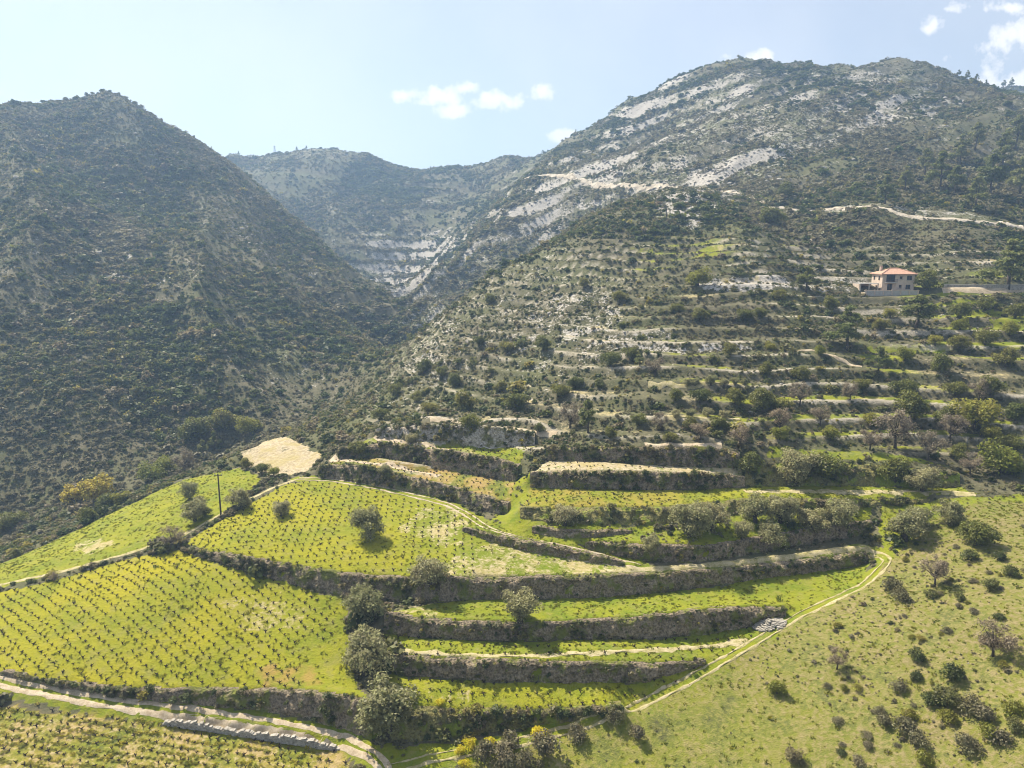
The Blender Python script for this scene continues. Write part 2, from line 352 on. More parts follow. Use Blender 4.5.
# ------------------------------------------------------------------ materials
class NB:
    def __init__(s, name):
        s.m = bpy.data.materials.new(name); s.m.use_nodes = True; s.nt = s.m.node_tree; s.nt.nodes.clear(); s.L = s.nt.links.new
        s.out = s.n('ShaderNodeOutputMaterial')
    def n(s, t, **k):
        x = s.nt.nodes.new(t)
        for a, b in k.items(): setattr(x, a, b)
        return x
    def put(s, sock, v):
        if hasattr(v, 'is_linked') or isinstance(v, bpy.types.NodeSocket): s.L(v, sock)
        elif isinstance(v, (tuple, list)) and len(v) == 3 and sock.type == 'RGBA': sock.default_value = (*v, 1)
        else: sock.default_value = v
    def math(s, op, a, b=0.0, c=None, clamp=False):
        x = s.n('ShaderNodeMath', operation=op); x.use_clamp = clamp; s.put(x.inputs[0], a); s.put(x.inputs[1], b)
        if c is not None: s.put(x.inputs[2], c)
        return x.outputs[0]
    def noise(s, vec, scale, detail=4, rough=0.55, dist=0.0):
        x = s.n('ShaderNodeTexNoise'); s.L(vec, x.inputs['Vector']); x.inputs['Scale'].default_value = scale; x.inputs['Detail'].default_value = detail
        x.inputs['Roughness'].default_value = rough; x.inputs['Distortion'].default_value = dist; return x.outputs['Fac']
    def rng(s, v, a, b, c=0.0, d=1.0, smooth=True):
        x = s.n('ShaderNodeMapRange'); x.interpolation_type = 'SMOOTHSTEP' if smooth else 'LINEAR'
        s.put(x.inputs[0], v); x.inputs[1].default_value = a; x.inputs[2].default_value = b; x.inputs[3].default_value = c; x.inputs[4].default_value = d; return x.outputs[0]
    def mix(s, f, a, b, mode='MIX'):
        x = s.n('ShaderNodeMixRGB', blend_type=mode); s.put(x.inputs[0], f); s.put(x.inputs[1], a); s.put(x.inputs[2], b); return x.outputs[0]
    def ramp(s, f, stops):
        x = s.n('ShaderNodeValToRGB'); e = x.color_ramp.elements
        while len(e) < len(stops): e.new(0.5)
        for i, (p, c) in enumerate(stops): e[i].position = p; e[i].color = (*c, 1)
        s.put(x.inputs[0], f); return x.outputs[0]
    def attr(s, name):
        x = s.n('ShaderNodeAttribute', attribute_name=name); return x.outputs['Fac']
    def pos(s): return s.n('ShaderNodeNewGeometry').outputs['Position']
    def bump(s, h, strength, dist):
        x = s.n('ShaderNodeBump'); s.L(h, x.inputs['Height']); x.inputs['Strength'].default_value = strength; x.inputs['Distance'].default_value = dist; return x.outputs[0]
    def finish(s, colr, rough=0.95, normal=None, spec=0.15):
        b = s.n('ShaderNodeBsdfPrincipled'); s.put(b.inputs['Base Color'], colr); b.inputs['Roughness'].default_value = rough; b.inputs['Specular IOR Level'].default_value = spec
        if normal is not None: s.L(normal, b.inputs['Normal'])
        s.L(b.outputs[0], s.out.inputs[0]); return s.m

def mat_terrain():
    b = NB('terrain'); p = b.pos()
    n_big = b.noise(p, 0.035, 3); n_mid = b.noise(p, 0.22, 4, 0.6); n_fine = b.noise(p, 1.6, 3, 0.65); n_vf = b.noise(p, 6.0, 1, 0.6)
    # scrubland earth
    earth = b.mix(b.rng(n_mid, 0.3, 0.7), (0.068, 0.068, 0.032), (0.148, 0.130, 0.080))
    earth = b.mix(b.rng(n_big, 0.42, 0.66), earth, (0.095, 0.098, 0.042))
    earth = b.mix(b.rng(n_fine, 0.56, 0.76, 0, 0.8), earth, (0.235, 0.205, 0.15))
    # limestone with dipping beds
    sp = b.n('ShaderNodeSeparateXYZ'); b.L(p, sp.inputs[0])
    bed = b.math('ADD', b.math('MULTIPLY', sp.outputs['Z'], 0.85), b.math('ADD', b.math('MULTIPLY', sp.outputs['X'], -0.27), b.math('MULTIPLY', sp.outputs['Y'], -0.10)))
    wob = b.math('MULTIPLY_ADD', n_big, 26.0, b.math('MULTIPLY', n_mid, 3.0)); bed = b.math('ADD', bed, wob)
    cv = b.n('ShaderNodeCombineXYZ'); b.L(b.math('MULTIPLY', bed, 0.30), cv.inputs[0]); b.L(b.math('MULTIPLY', sp.outputs['X'], 0.015), cv.inputs[1]); b.L(b.math('MULTIPLY', sp.outputs['Y'], 0.015), cv.inputs[2])
    beds = b.noise(cv.outputs[0], 1.0, 3, 0.7)
    rockc = b.mix(b.rng(n_fine, 0.3, 0.7), (0.24, 0.22, 0.19), (0.47, 0.44, 0.39))
    rk = b.attr('rock')
    rm = b.rng(b.math('ADD', b.math('MULTIPLY_ADD', beds, 1.3, b.math('MULTIPLY_ADD', n_fine, 1.3, -1.5)), b.math('ADD', b.math('MULTIPLY', b.math('SUBTRACT', n_mid, 0.5), 0.9), b.math('MULTIPLY_ADD', rk, 0.62, -0.15))), 0.0, 0.22)
    rm = b.math('MULTIPLY', rm, b.rng(rk, 0.02, 0.3))
    c = b.mix(rm, earth, rockc)
    # grass
    gr = b.mix(b.rng(n_mid, 0.35, 0.68), (0.125, 0.165, 0.012), (0.205, 0.218, 0.013))
    gr = b.mix(b.rng(n_fine, 0.45, 0.75, 0, 0.6), gr, (0.245, 0.225, 0.035))
    fl = b.attr('flower')
    gr = b.mix(b.math('MULTIPLY', fl, b.rng(b.noise(p, 0.07, 4, 0.6), 0.36, 0.64, 0.25, 0.85)), gr, (0.315, 0.275, 0.012))
    gr = b.mix(b.rng(n_vf, 0.56, 0.78, 0, 0.25), gr, (0.12, 0.15, 0.018))
    gr = b.mix(b.rng(b.noise(p, 0.55, 4, 0.7), 0.48, 0.70, 0, 0.42), gr, b.mix(n_fine, (0.17, 0.15, 0.05), (0.29, 0.25, 0.11)))
    ga = b.attr('grass')
    gm = b.rng(b.math('ADD', ga, b.math('MULTIPLY', b.math('SUBTRACT', b.math('MULTIPLY_ADD', n_mid, 0.6, b.math('MULTIPLY', n_fine, 0.4)), 0.5), b.math('MULTIPLY_ADD', ga, -1.2, 2.2))), 0.30, 0.62)
    c = b.mix(gm, c, gr)
    # dry soil / straw
    da = b.attr('dry')
    so_ = b.mix(b.rng(n_fine, 0.3, 0.72), (0.30, 0.24, 0.145), (0.47, 0.40, 0.27))
    so_ = b.mix(b.rng(n_mid, 0.45, 0.65, 0, 0.6), so_, (0.34, 0.28, 0.10))
    dm = b.rng(b.math('ADD', da, b.math('MULTIPLY', b.math('SUBTRACT', b.math('MULTIPLY_ADD', n_mid, 0.6, b.math('MULTIPLY', n_fine, 0.4)), 0.5), 1.9)), 0.34, 0.68)
    dm = b.math('MULTIPLY', dm, b.rng(da, 0.01, 0.1))
    c = b.mix(dm, c, so_)
    oa = b.attr('orange')
    c = b.mix(b.math('MULTIPLY', oa, b.rng(n_mid, 0.35, 0.6)), c, (0.33, 0.19, 0.075))
    c = b.mix(b.math('MULTIPLY', b.attr('ledge'), b.rng(n_fine, 0.30, 0.55, 0.35, 1.0)), c, b.mix(n_vf, (0.27, 0.235, 0.17), (0.50, 0.45, 0.36)))
    dr = b.attr('drab')
    c = b.mix(b.math('MULTIPLY', dr, b.rng(b.math('MULTIPLY_ADD', n_mid, 0.5, b.math('MULTIPLY', n_fine, 0.5)), 0.38, 0.62, 0.35, 0.95)), c, b.mix(b.rng(n_fine, 0.35, 0.65), (0.115, 0.108, 0.034), (0.225, 0.182, 0.090)))
    hgt = b.math('ADD', b.math('MULTIPLY', n_fine, 0.5), b.math('MULTIPLY', n_vf, 0.22))
    return b.finish(c, 0.97, b.bump(hgt, 0.75, 0.6))
def mat_bank(name, dark, light, green):
    b = NB(name); p = b.pos(); n1 = b.noise(p, 0.5, 5, 0.6); n2 = b.noise(p, 2.6, 5, 0.7); n3 = b.noise(p, 0.16, 3)
    v = b.n('ShaderNodeTexVoronoi'); b.L(p, v.inputs['Vector']); v.inputs['Scale'].default_value = 2.4
    c = b.mix(b.rng(n2, 0.3, 0.7), dark, light); c = b.mix(b.rng(v.outputs['Distance'], 0.05, 0.45, 0.55, 0.0), c, (0.05, 0.04, 0.03))
    c = b.mix(b.rng(b.math('ADD', n1, b.math('MULTIPLY', n3, 0.5)), 0.74, 0.9), c, green)
    h = b.math('ADD', n2, b.math('MULTIPLY', v.outputs['Distance'], 0.8))
    return b.finish(c, 0.95, b.bump(h, 0.9, 0.35))
def mat_simple(name, c1, c2, sc=1.5, rough=0.9, bump=0.4, dist=0.05, spec=0.2):
    b = NB(name); p = b.pos(); n1 = b.noise(p, sc, 5, 0.6); n2 = b.noise(p, sc * 5, 4, 0.6)
    c = b.mix(b.rng(b.math('MULTIPLY_ADD', n1, 0.6, b.math('MULTIPLY', n2, 0.4)), 0.35, 0.65), c1, c2)
    return b.finish(c, rough, b.bump(n2, bump, dist), spec)
def mat_leaf(name, stops, trans=0.35, var=0.35, nsc=1.6):
    b = NB(name); oi = b.n('ShaderNodeObjectInfo'); tc = b.n('ShaderNodeTexCoord')
    c = b.ramp(oi.outputs['Random'], stops)
    nn = b.noise(tc.outputs['Object'], nsc, 3, 0.6)
    hs = b.n('ShaderNodeHueSaturation'); b.L(c, hs.inputs['Color'])
    b.L(b.rng(nn, 0.3, 0.7, 1 - var, 1 + var), hs.inputs['Value']); b.L(b.rng(nn, 0.3, 0.7, 0.485, 0.512), hs.inputs['Hue'])
    d = b.n('ShaderNodeBsdfDiffuse'); b.L(hs.outputs[0], d.inputs[0]); t = b.n('ShaderNodeBsdfTranslucent'); b.L(hs.outputs[0], t.inputs[0])
    g = b.n('ShaderNodeBsdfGlossy'); g.inputs['Roughness'].default_value = 0.5; g.inputs[0].default_value = (1, 1, 1, 1)
    m = b.n('ShaderNodeMixShader'); m.inputs[0].default_value = trans; b.L(d.outputs[0], m.inputs[1]); b.L(t.outputs[0], m.inputs[2])
    m2 = b.n('ShaderNodeMixShader'); m2.inputs[0].default_value = 0.015; b.L(m.outputs[0], m2.inputs[1]); b.L(g.outputs[0], m2.inputs[2])
    b.L(m2.outputs[0], b.out.inputs[0]); return b.m
M = {}
M['terrain'] = mat_terrain()
M['bank'] = mat_bank('bank_earth', (0.125, 0.098, 0.060), (0.37, 0.30, 0.205), (0.165, 0.175, 0.04))
M['bank_green'] = mat_bank('bank_green', (0.14, 0.125, 0.045), (0.26, 0.235, 0.09), (0.20, 0.24, 0.03))
M['bank_white'] = mat_bank('bank_white', (0.26, 0.215, 0.155), (0.62, 0.56, 0.47), (0.18, 0.17, 0.06))
M['stone'] = mat_simple('pale_stone', (0.20, 0.18, 0.145), (0.42, 0.385, 0.325), 2.0, 0.9, 0.5, 0.05)
M['whitestone'] = mat_simple('white_stone', (0.22, 0.20, 0.165), (0.46, 0.425, 0.365), 3.0, 0.9, 0.5, 0.05)
M['dirt'] = mat_simple('dirt_track', (0.30, 0.235, 0.15), (0.50, 0.42, 0.30), 0.8, 0.95, 0.5, 0.05)
M['dirt_g'] = mat_simple('grassy_dirt', (0.24, 0.215, 0.075), (0.45, 0.38, 0.235), 0.9, 0.95, 0.5, 0.05)
M['roadcut'] = mat_simple('road_cut_chalk', (0.28, 0.235, 0.17), (0.55, 0.49, 0.39), 0.25, 0.95, 0.8, 0.6)
M['bark'] = mat_simple('bark', (0.055, 0.042, 0.03), (0.13, 0.105, 0.08), 5, 0.95, 0.6, 0.03)
M['vine'] = mat_simple('vine_wood', (0.022, 0.016, 0.011), (0.055, 0.038, 0.026), 9, 0.95, 0.5, 0.02)
M['pole'] = mat_simple('pole_wood', (0.045, 0.035, 0.026), (0.10, 0.08, 0.06), 6, 0.85, 0.3, 0.01)
M['metal'] = mat_simple('galvanised', (0.35, 0.35, 0.36), (0.5, 0.5, 0.5), 4, 0.5, 0.05, 0.01, 0.5)
M['olive'] = mat_leaf('olive_leaves', [(0, (0.245, 0.245, 0.105)), (0.5, (0.305, 0.29, 0.135)), (1, (0.36, 0.33, 0.165))], 0.42)
M['round'] = mat_leaf('evergreen_leaves', [(0, (0.11, 0.128, 0.026)), (0.5, (0.165, 0.172, 0.036)), (1, (0.23, 0.21, 0.045))], 0.42)
M['gold'] = mat_leaf('green_gold_leaves', [(0, (0.20, 0.22, 0.03)), (1, (0.30, 0.28, 0.045))], 0.45)
M['pine'] = mat_leaf('pine_needles', [(0, (0.15, 0.175, 0.05)), (1, (0.22, 0.225, 0.07))], 0.42)
M['bare'] = mat_leaf('bare_twigs', [(0, (0.225, 0.19, 0.125)), (0.6, (0.265, 0.22, 0.15)), (1, (0.30, 0.24, 0.155))], 0.4)
M['yellow'] = mat_leaf('yellow_leaves', [(0, (0.46, 0.38, 0.06)), (1, (0.52, 0.42, 0.07))], 0.45)
M['broom'] = mat_leaf('broom_flowers', [(0, (0.60, 0.54, 0.02)), (1, (0.68, 0.60, 0.03))], 0.5, 0.15)
M['scrub'] = mat_leaf('scrub_leaves', [(0, (0.066, 0.086, 0.024)), (0.35, (0.120, 0.138, 0.038)), (0.6, (0.175, 0.176, 0.056)), (0.76, (0.22, 0.195, 0.085)), (0.88, (0.245, 0.20, 0.12)), (0.95, (0.28, 0.255, 0.05)), (1, (0.33, 0.28, 0.05))], 0.42)
M['scrubdark'] = mat_leaf('dark_scrub_leaves', [(0, (0.055, 0.080, 0.018)), (0.6, (0.095, 0.122, 0.028)), (1, (0.150, 0.165, 0.036))], 0.42)
M['scrubgrey'] = mat_leaf('grey_scrub_leaves', [(0, (0.165, 0.155, 0.075)), (0.5, (0.205, 0.19, 0.095)), (1, (0.235, 0.205, 0.115))], 0.38)
M['weed'] = mat_leaf('weed_leaves', [(0, (0.20, 0.225, 0.02)), (0.5, (0.29, 0.27, 0.02)), (1, (0.38, 0.33, 0.02))], 0.45, 0.2)
M['blade'] = mat_leaf('grass_blades', [(0, (0.125, 0.158, 0.018)), (0.5, (0.19, 0.20, 0.02)), (1, (0.26, 0.24, 0.022))], 0.5, 0.15)

# ------------------------------------------------------------------ object helpers
def tag(o, label=None, cat=None, group=None, kind=None):
    if label: o['label'] = label
    if cat: o['category'] = cat
    if group: o['group'] = group
    if kind: o['kind'] = kind
    return o
def mesh(name, verts, faces, mat=None, smooth=False):
    me = bpy.data.meshes.new(name); verts = np.asarray(verts, np.float32)
    if isinstance(faces, np.ndarray):
        k = faces.shape[1]; n = len(faces); me.vertices.add(len(verts)); me.vertices.foreach_set('co', verts.ravel())
        me.loops.add(n * k); me.loops.foreach_set('vertex_index', faces.ravel().astype(np.int32))
        me.polygons.add(n); me.polygons.foreach_set('loop_start', np.arange(0, n * k, k, dtype=np.int32)); me.polygons.foreach_set('loop_total', np.full(n, k, np.int32))
        me.update(calc_edges=True); me.validate()
    else:
        me.from_pydata([tuple(map(float, v)) for v in verts], [], faces); me.update()
    if smooth: me.polygons.foreach_set('use_smooth', np.ones(len(me.polygons), bool))
    if mat: me.materials.append(mat)
    return me
def obj(name, me, parent=None, loc=None):
    o = bpy.data.objects.new(name, me); col.objects.link(o)
    if parent is not None: o.parent = parent
    if loc is not None: o.location = loc
    return o
def empty(name, loc, rz=0.0, sc=1.0):
    o = bpy.data.objects.new(name, None); col.objects.link(o); o.location = loc; o.rotation_euler = (0, 0, rz)
    o.scale = (sc, sc, sc) if not isinstance(sc, (tuple, list)) else sc; o.empty_display_size = 0.3; return o
class MB:
    def __init__(s): s.v = []; s.f = []
    def add(s, v, f):
        o = len(s.v); s.v += [tuple(q) for q in v]; s.f += [tuple(i + o for i in q) for q in f]; return s
    def box(s, c, d, rz=0.0):
        x, y, z = d[0] / 2, d[1] / 2, d[2] / 2; ca, sa = math.cos(rz), math.sin(rz)
        v = [(c[0] + ca * a * x - sa * b * y, c[1] + sa * a * x + ca * b * y, c[2] + e * z) for e in (-1, 1) for b in (-1, 1) for a in (-1, 1)]
        return s.add(v, [(0, 2, 3, 1), (4, 5, 7, 6), (0, 1, 5, 4), (2, 6, 7, 3), (0, 4, 6, 2), (1, 3, 7, 5)])
    def tube(s, path, radii, n=6):
        path = [Vector(p) for p in path]; rings = []
        for i, p in enumerate(path):
            d = (path[min(i + 1, len(path) - 1)] - path[max(i - 1, 0)]).normalized(); a = d.orthogonal().normalized(); b_ = d.cross(a)
            rings.append([tuple(p + (a * math.cos(2 * math.pi * k / n) + b_ * math.sin(2 * math.pi * k / n)) * radii[i]) for k in range(n)])
        v = [q for r in rings for q in r]; f = []
        for i in range(len(path) - 1):
            for k in range(n): f.append((i * n + k, i * n + (k + 1) % n, (i + 1) * n + (k + 1) % n, (i + 1) * n + k))
        f.append(tuple(range(n - 1, -1, -1))); f.append(tuple((len(path) - 1) * n + k for k in range(n)))
        return s.add(v, f)
    def me(s, name, mat, smooth=False): return mesh(name, s.v, s.f, mat, smooth)

# ------------------------------------------------------------------ fields and ground masks (world polygons from the ground seen at pixels)
lp = lambda w, k: [p for p in WALLS[w][k]]
POLY = dict(
 A=GP([(-30,600),(0,592),(60,578),(120,561),(178,550)]) + lp('w1a','bot')[1:5] + GP([(347,625),(352,655),(358,690)]) + lp('front','top')[::-1] + GP([(-30,668)]),
 B=GP([(-30,594),(0,588),(60,573),(120,556),(178,540),(240,502),(262,480),(240,468),(180,481),(110,514),(50,543),(0,564),(-30,574)]),
 C=GP([(184,546),(205,530),(242,508),(292,482),(318,481),(380,491),(440,506),(466,521)]) + lp('w0','bot') + GP([(640,572)]) + lp('w1b','top')[:4][::-1] + lp('w1a','top')[1:][::-1],
 B1=lp('w1b','bot') + GP([(862,583),(800,612)]) + lp('w2','top')[::-1],
 B2=lp('w2','bot') + GP([(745,645)]) + lp('w3','top')[::-1],
 B3=lp('w3','bot') + lp('w4','top')[::-1],
 T1=GP([(605,570),(640,566),(700,565),(760,558),(820,551),(862,544),(884,556)]) + lp('w1b','top')[4:][::-1],
 TR=GP([(440,500),(470,510),(510,530),(560,543),(600,550),(650,564),(640,572)]) + lp('w0','top')[::-1],
 O=GP([(530,524),(560,524),(640,529),(650,537),(600,545),(560,543),(520,535)]),
 OL=lp('s2','top') + lp('s1','bot')[::-1][1:6],
 R1=lp('r1','bot') + lp('r1b','bot') + GP([(980,494)]) + lp('s1','top')[::-1],
 R2=lp('r2','bot') + lp('r1','top')[::-1],
 U1=lp('u2','bot') + lp('u1','top')[::-1],
 U2=lp('u3','bot') + lp('u2','top')[::-1],
 E=GP([(-30,700),(80,715),(166,724),(260,738),(338,751),(352,772),(352,800),(-60,800)]),
 PF=GP([(240,452),(262,442),(290,438),(325,455),(305,472),(270,478),(245,466)]),
 RS=GP([(893,556),(864,588),(800,619),(745,652),(690,684),(640,709),(560,738),(520,752),(430,775),(430,810),(1090,810),(1090,505),(985,500),(935,520)]),
 PL=lp('w0','bot')[1:] + GP([(640,573)]) + lp('w1b','top')[:4][::-1] + GP([(450,560)]),
 DC=GP([(410,512),(450,508),(470,525),(455,545),(430,548),(400,530)]),
 DA=GP([(225,590),(300,600),(320,620),(270,635),(225,610)]),
 OA=GP([(255,672),(300,665),(320,680),(270,688)]),
 DB=GP([(70,545),(95,535),(110,545),(90,556)]),
 DB3=GP([(424,690),(470,688),(480,702),(424,704)]),
 DB1=GP([(388,608),(440,603),(450,612),(400,620)]),
 GP1=GP([(505,500),(545,470),(560,455),(575,450),(555,470),(530,505)]),
 G45=GP([(770,447),(900,455),(960,470),(900,462),(770,460)]),
 G46=GP([(865,349),(1024,343),(1060,346),(1060,352),(870,353)]),
 G47=GP([(990,320),(1060,312),(1060,328),(1000,330)]),
 G48=GP([(520,510),(600,508),(660,512),(640,524),(540,524)]),
 G49=GP([(880,500),(990,496),(1060,490),(1060,515),(1000,520),(900,552),(880,545)]),
 G50=GP([(495,512),(545,506),(548,526),(532,546),(488,527)]),
 G51=GP([(384,744),(432,745),(545,728),(628,710),(566,736),(505,752),(430,768),(388,775)]),
 G52=GP([(512,470),(535,480),(520,510),(500,505)]),
)
for _n, _am, _wl, _an in (('PF', 0.10, 1.5, R(62)), ('PL', 0.06, 1.1, R(-14)), ('E', 0.07, 1.2, R(-15))):
    _m = poly_in(GX, GY, POLY[_n]); NZ[_m] += _am * np.sin((-GX[_m] * math.sin(_an) + GY[_m] * math.cos(_an)) * 2 * math.pi / _wl * (1 if _wl > 1.2 else 0.9))
ROCK = [(GP(q), a) for q, a in [
 ([(545,165),(590,135),(625,112),(740,72),(905,70),(965,92),(950,118),(860,140),(800,165),(745,200),(700,200),(640,197),(560,182)], 0.62),
 ([(560,178),(600,150),(660,150),(740,170),(750,192),(690,186),(620,182)], 0.95),
 ([(590,120),(700,85),(735,90),(690,130),(610,160)], 0.7),
 ([(860,120),(950,85),(960,100),(880,135)], 0.95),
 ([(640,190),(740,192),(730,212),(690,225),(650,215)], 1.0),
 ([(370,240),(450,225),(450,270),(420,300),(380,290)], 0.8),
 ([(440,235),(520,190),(610,190),(560,235),(470,275),(410,305)], 0.66),
 ([(405,300),(440,285),(440,330),(405,335)], 0.6),
 ([(100,255),(150,250),(160,285),(130,300),(90,280)], 0.62),
 ([(30,195),(200,190),(230,220),(120,240),(30,230)], 0.35),
 ([(0,220),(400,320),(330,400),(0,330)], 0.22),
 ([(420,310),(620,285),(640,340),(560,400),(420,420),(380,400)], 0.36),
 ([(695,282),(790,280),(800,292),(700,292)], 1.1), ([(698,342),(760,346),(745,352),(698,351)], 1.1),
 ([(560,330),(680,335),(690,355),(560,350)], 0.5), ([(460,438),(536,440),(532,448),(465,447)], 0.9), ([(780,205),(1024,225),(1024,236),(780,214)], 0.45),
 ([(800,275),(870,278),(865,290),(805,290)], 0.7), ([(940,640),(1024,640),(1024,720),(960,740),(900,690)], 0.25)]]
def wpoly(name, x, y, j=0.8, s=60):
    jx = x + j * fbm(x, y, 2.6, 2, s); jy = y + j * fbm(x, y, 2.6, 2, s + 5)
    return poly_in(jx, jy, POLY[name]).astype(float)
def resample(line, n):
    line = np.array(line, float); d = np.concatenate([[0], np.cumsum(np.linalg.norm(np.diff(line, axis=0), axis=1))]); t = np.linspace(0, d[-1], n)
    return np.stack([np.interp(t, d, line[:, k]) for k in range(3)], 1)
TRK = np.concatenate([resample(GP(q), 120)[:, :2] for q in (
 [(298,479),(330,480),(380,488),(420,497),(450,505),(468,515),(490,529),(530,543),(580,554),(640,567)],
 [(862,548),(882,554),(888,562),(868,582),(800,615),(745,648),(690,680),(640,705),(600,719),(560,732),(500,746),(430,758),(388,770)],
 [(0,683),(50,692),(100,701),(150,708),(200,714),(300,730),(345,741),(372,754),(386,770)])])
def ground_masks(x, y):
    z0 = np.zeros(x.shape); grass = z0.copy(); dry = z0.copy(); flower = z0.copy(); orange = z0.copy(); rock = z0.copy(); drab = z0.copy(); ledge = z0.copy()
    near = (y < 235)
    if near.any():
        X, Y = x[near], y[near]; w = lambda n, j=0.8: wpoly(n, X, Y, j)
        g = np.zeros(X.shape)
        for n, a in [('RS', 0.62), ('A', 1.0), ('B', 1.0), ('C', 0.98), ('B1', 0.95), ('B2', 0.95), ('B3', 0.88), ('T1', 0.7), ('TR', 0.95), ('O', 0.95), ('OL', 0.75), ('R1', 0.9), ('R2', 0.7), ('U1', 0.6), ('U2', 0.9), ('E', 0.62), ('GP1', 0.9), ('G45', 0.9), ('G46', 1.0), ('G47', 0.9), ('G48', 0.8), ('G49', 0.85), ('G50', 0.8), ('G51', 0.9), ('G52', 0.8)]:
            g = np.maximum(g, a * w(n))
        tk = np.full(X.shape, 99.0); sub = np.nonzero((Y < 160) & (X < 75) & (X > -95))[0]
        for i in range(0, len(sub), 8000):
            q = sub[i:i + 8000]; tk[q] = np.sqrt(((X[q, None] - TRK[None, :, 0]) ** 2 + (Y[q, None] - TRK[None, :, 1]) ** 2).min(1))
        g = np.maximum(g, 0.95 * (tk < 1.7 + 0.5 * fbm(X, Y, 3, 2, 18)))
        f = np.maximum.reduce([w('A') * (0.35 + 0.65 * sstep(-25, -60, X)), 0.7 * w('C') * sstep(5, -30, X), 0.4 * w('B3'), 0.4 * w('E'), 0.25 * w('B'), 0.25 * w('R1'), 0.12 * w('RS')])
        d = np.maximum.reduce([0.47 * w('PL'), 0.48 * w('DC', 2), 0.36 * w('DA', 3), 0.5 * w('DB', 2), 0.42 * w('DB3', 2.5), 0.42 * w('DB1', 2.5), 0.78 * w('PF'), 0.5 * w('T1'), 0.66 * w('R2'), 0.38 * w('U1'), 0.42 * w('E'), 0.22 * w('RS')])
        d = d * (1 - 0.0 * g); o = np.maximum.reduce([0.55 * w('U1'), 0.6 * w('OA', 2), 0.35 * w('R1') * sstep(40, 20, X), 0.35 * w('E')])
        grass[near] = g; flower[near] = f; dry[near] = d; orange[near] = o; drab[near] = w('RS') * (0.72 + 0.35 * sstep(20, 60, X + 0.3 * (Y - 90)) + 0.5 * fbm(X, Y, 14, 3, 19))
    for poly, a in ROCK:
        px = [q[0] for q in poly]; py = [q[1] for q in poly]; e = 12 if max(py) > 230 else 1.5
        bb = (x > min(px) - 15) & (x < max(px) + 15) & (y > min(py) - 15) & (y < max(py) + 15)
        if not bb.any(): continue
        X, Y = x[bb], y[bb]; t = np.zeros(X.shape)
        for k in range(4):
            t += poly_in(X + e * fbm(X, Y, e * 2.2, 2, 70 + k), Y + e * fbm(X, Y, e * 2.2, 2, 80 + k), poly) / 4.0
        rock[bb] = np.maximum(rock[bb], a * t)
    fk = y > 320
    if fk.any():
        X, Y = x[fk], y[fk]; bf = bed_phase(X, Y, pre_h(X, Y)); ris = sstep(0.55, 0.66, bf) * (1 - sstep(0.97, 1.0, bf)) * bed_mask(X, Y) * sstep(-0.35, 0.25, fbm(X, Y, 30, 3, 17))
        rock[fk] = np.maximum(rock[fk] * 0.72, 0.0) + ris * np.where(rock[fk] > 0.25, 0.75, 0.42) + 0.75 * cliff(X, Y) * sstep(0.45, 0.7, bf)
    rmt = (y > 300) & (x > -20); rock = np.where(rmt, np.maximum(rock, 0.26 * sstep(300, 360, y) * sstep(-0.4, 0.3, fbm(x, y, 50, 3, 16))), rock); lmt = (y > 215) & (x < -70); rock = np.where(lmt, np.maximum(rock, 0.34 * sstep(0.12, 0.4, fbm(x, y, 46, 3, 20))), rock)
    tm = terr_mask(x, y)
    if (tm > 0.1).any():
        z = lat(LAT, x, y, LX0, LY0, LST); t = terr_phase(x, y, z); fr = t - np.floor(t)
        bench = tm * (fr < 0.55) * sstep(-0.1, 0.25, fbm(x, y, 30, 2, 33)); grass = np.maximum(grass, 0.6 * bench * sstep(10, 60, x))
        dry = np.maximum(dry, 0.40 * tm * (fr < 0.5) * sstep(0.1, 0.4, fbm(x, y, 22, 2, 34)))
        ledge = tm * ((fr < 0.12) | (fr > 0.93)) * sstep(-0.35, 0.05, fbm(x, y, 18, 3, 35))
    return dict(grass=grass, dry=dry, flower=flower, orange=orange, rock=rock, drab=np.clip(drab, 0, 1), ledge=ledge)

# ------------------------------------------------------------------ terrain meshes
def grid_patch(x0, x1, y0, y1, st, hole=None, Z=None):
    n = int(round((x1 - x0) / st)) + 1; m = int(round((y1 - y0) / st)) + 1
    X, Y = np.meshgrid(x0 + st * np.arange(n), y0 + st * np.arange(m))
    if Z is None: Z = base_h(X, Y)
    idx = np.arange(n * m).reshape(m, n)
    F = np.stack([idx[:-1, :-1], idx[:-1, 1:], idx[1:, 1:], idx[1:, :-1]], -1).reshape(-1, 4)
    cx = (X[:-1, :-1] + st / 2).ravel(); cyy = (Y[:-1, :-1] + st / 2).ravel()
    if hole:
        k = ~((cx > hole[0]) & (cx < hole[1]) & (cyy > hole[2]) & (cyy < hole[3])); F = F[k]; cx = cx[k]; cyy = cyy[k]
    V = np.stack([X, Y, Z], -1).reshape(-1, 3)
    # skirt along the outer edge closes hairline gaps to the coarser patch
    edge = np.concatenate([idx[0, :], idx[1:, -1], idx[-1, -2::-1], idx[-2:0:-1, 0]]); sk = V[edge].copy(); sk[:, 2] -= st * 0.8
    o = len(V); nn = len(edge); kk = np.arange(nn); SF = np.stack([o + kk, o + (kk + 1) % nn, o + nn + (kk + 1) % nn, o + nn + kk], -1)
    V = np.concatenate([V, V[edge], sk]); return V, F, SF, cx, cyy
def terrain_obj(name, V, F):
    used = np.unique(F); remap = np.full(len(V), -1); remap[used] = np.arange(len(used)); V2 = V[used]
    me = mesh(name, V2, remap[F], M['terrain'], True)
    for k, v in ground_masks(V2[:, 0].astype(float), V2[:, 1].astype(float)).items():
        a = me.attributes.new(k, 'FLOAT', 'POINT'); a.data.foreach_set('value', v.astype(np.float32))
    return tag(obj(name, me), kind='structure')
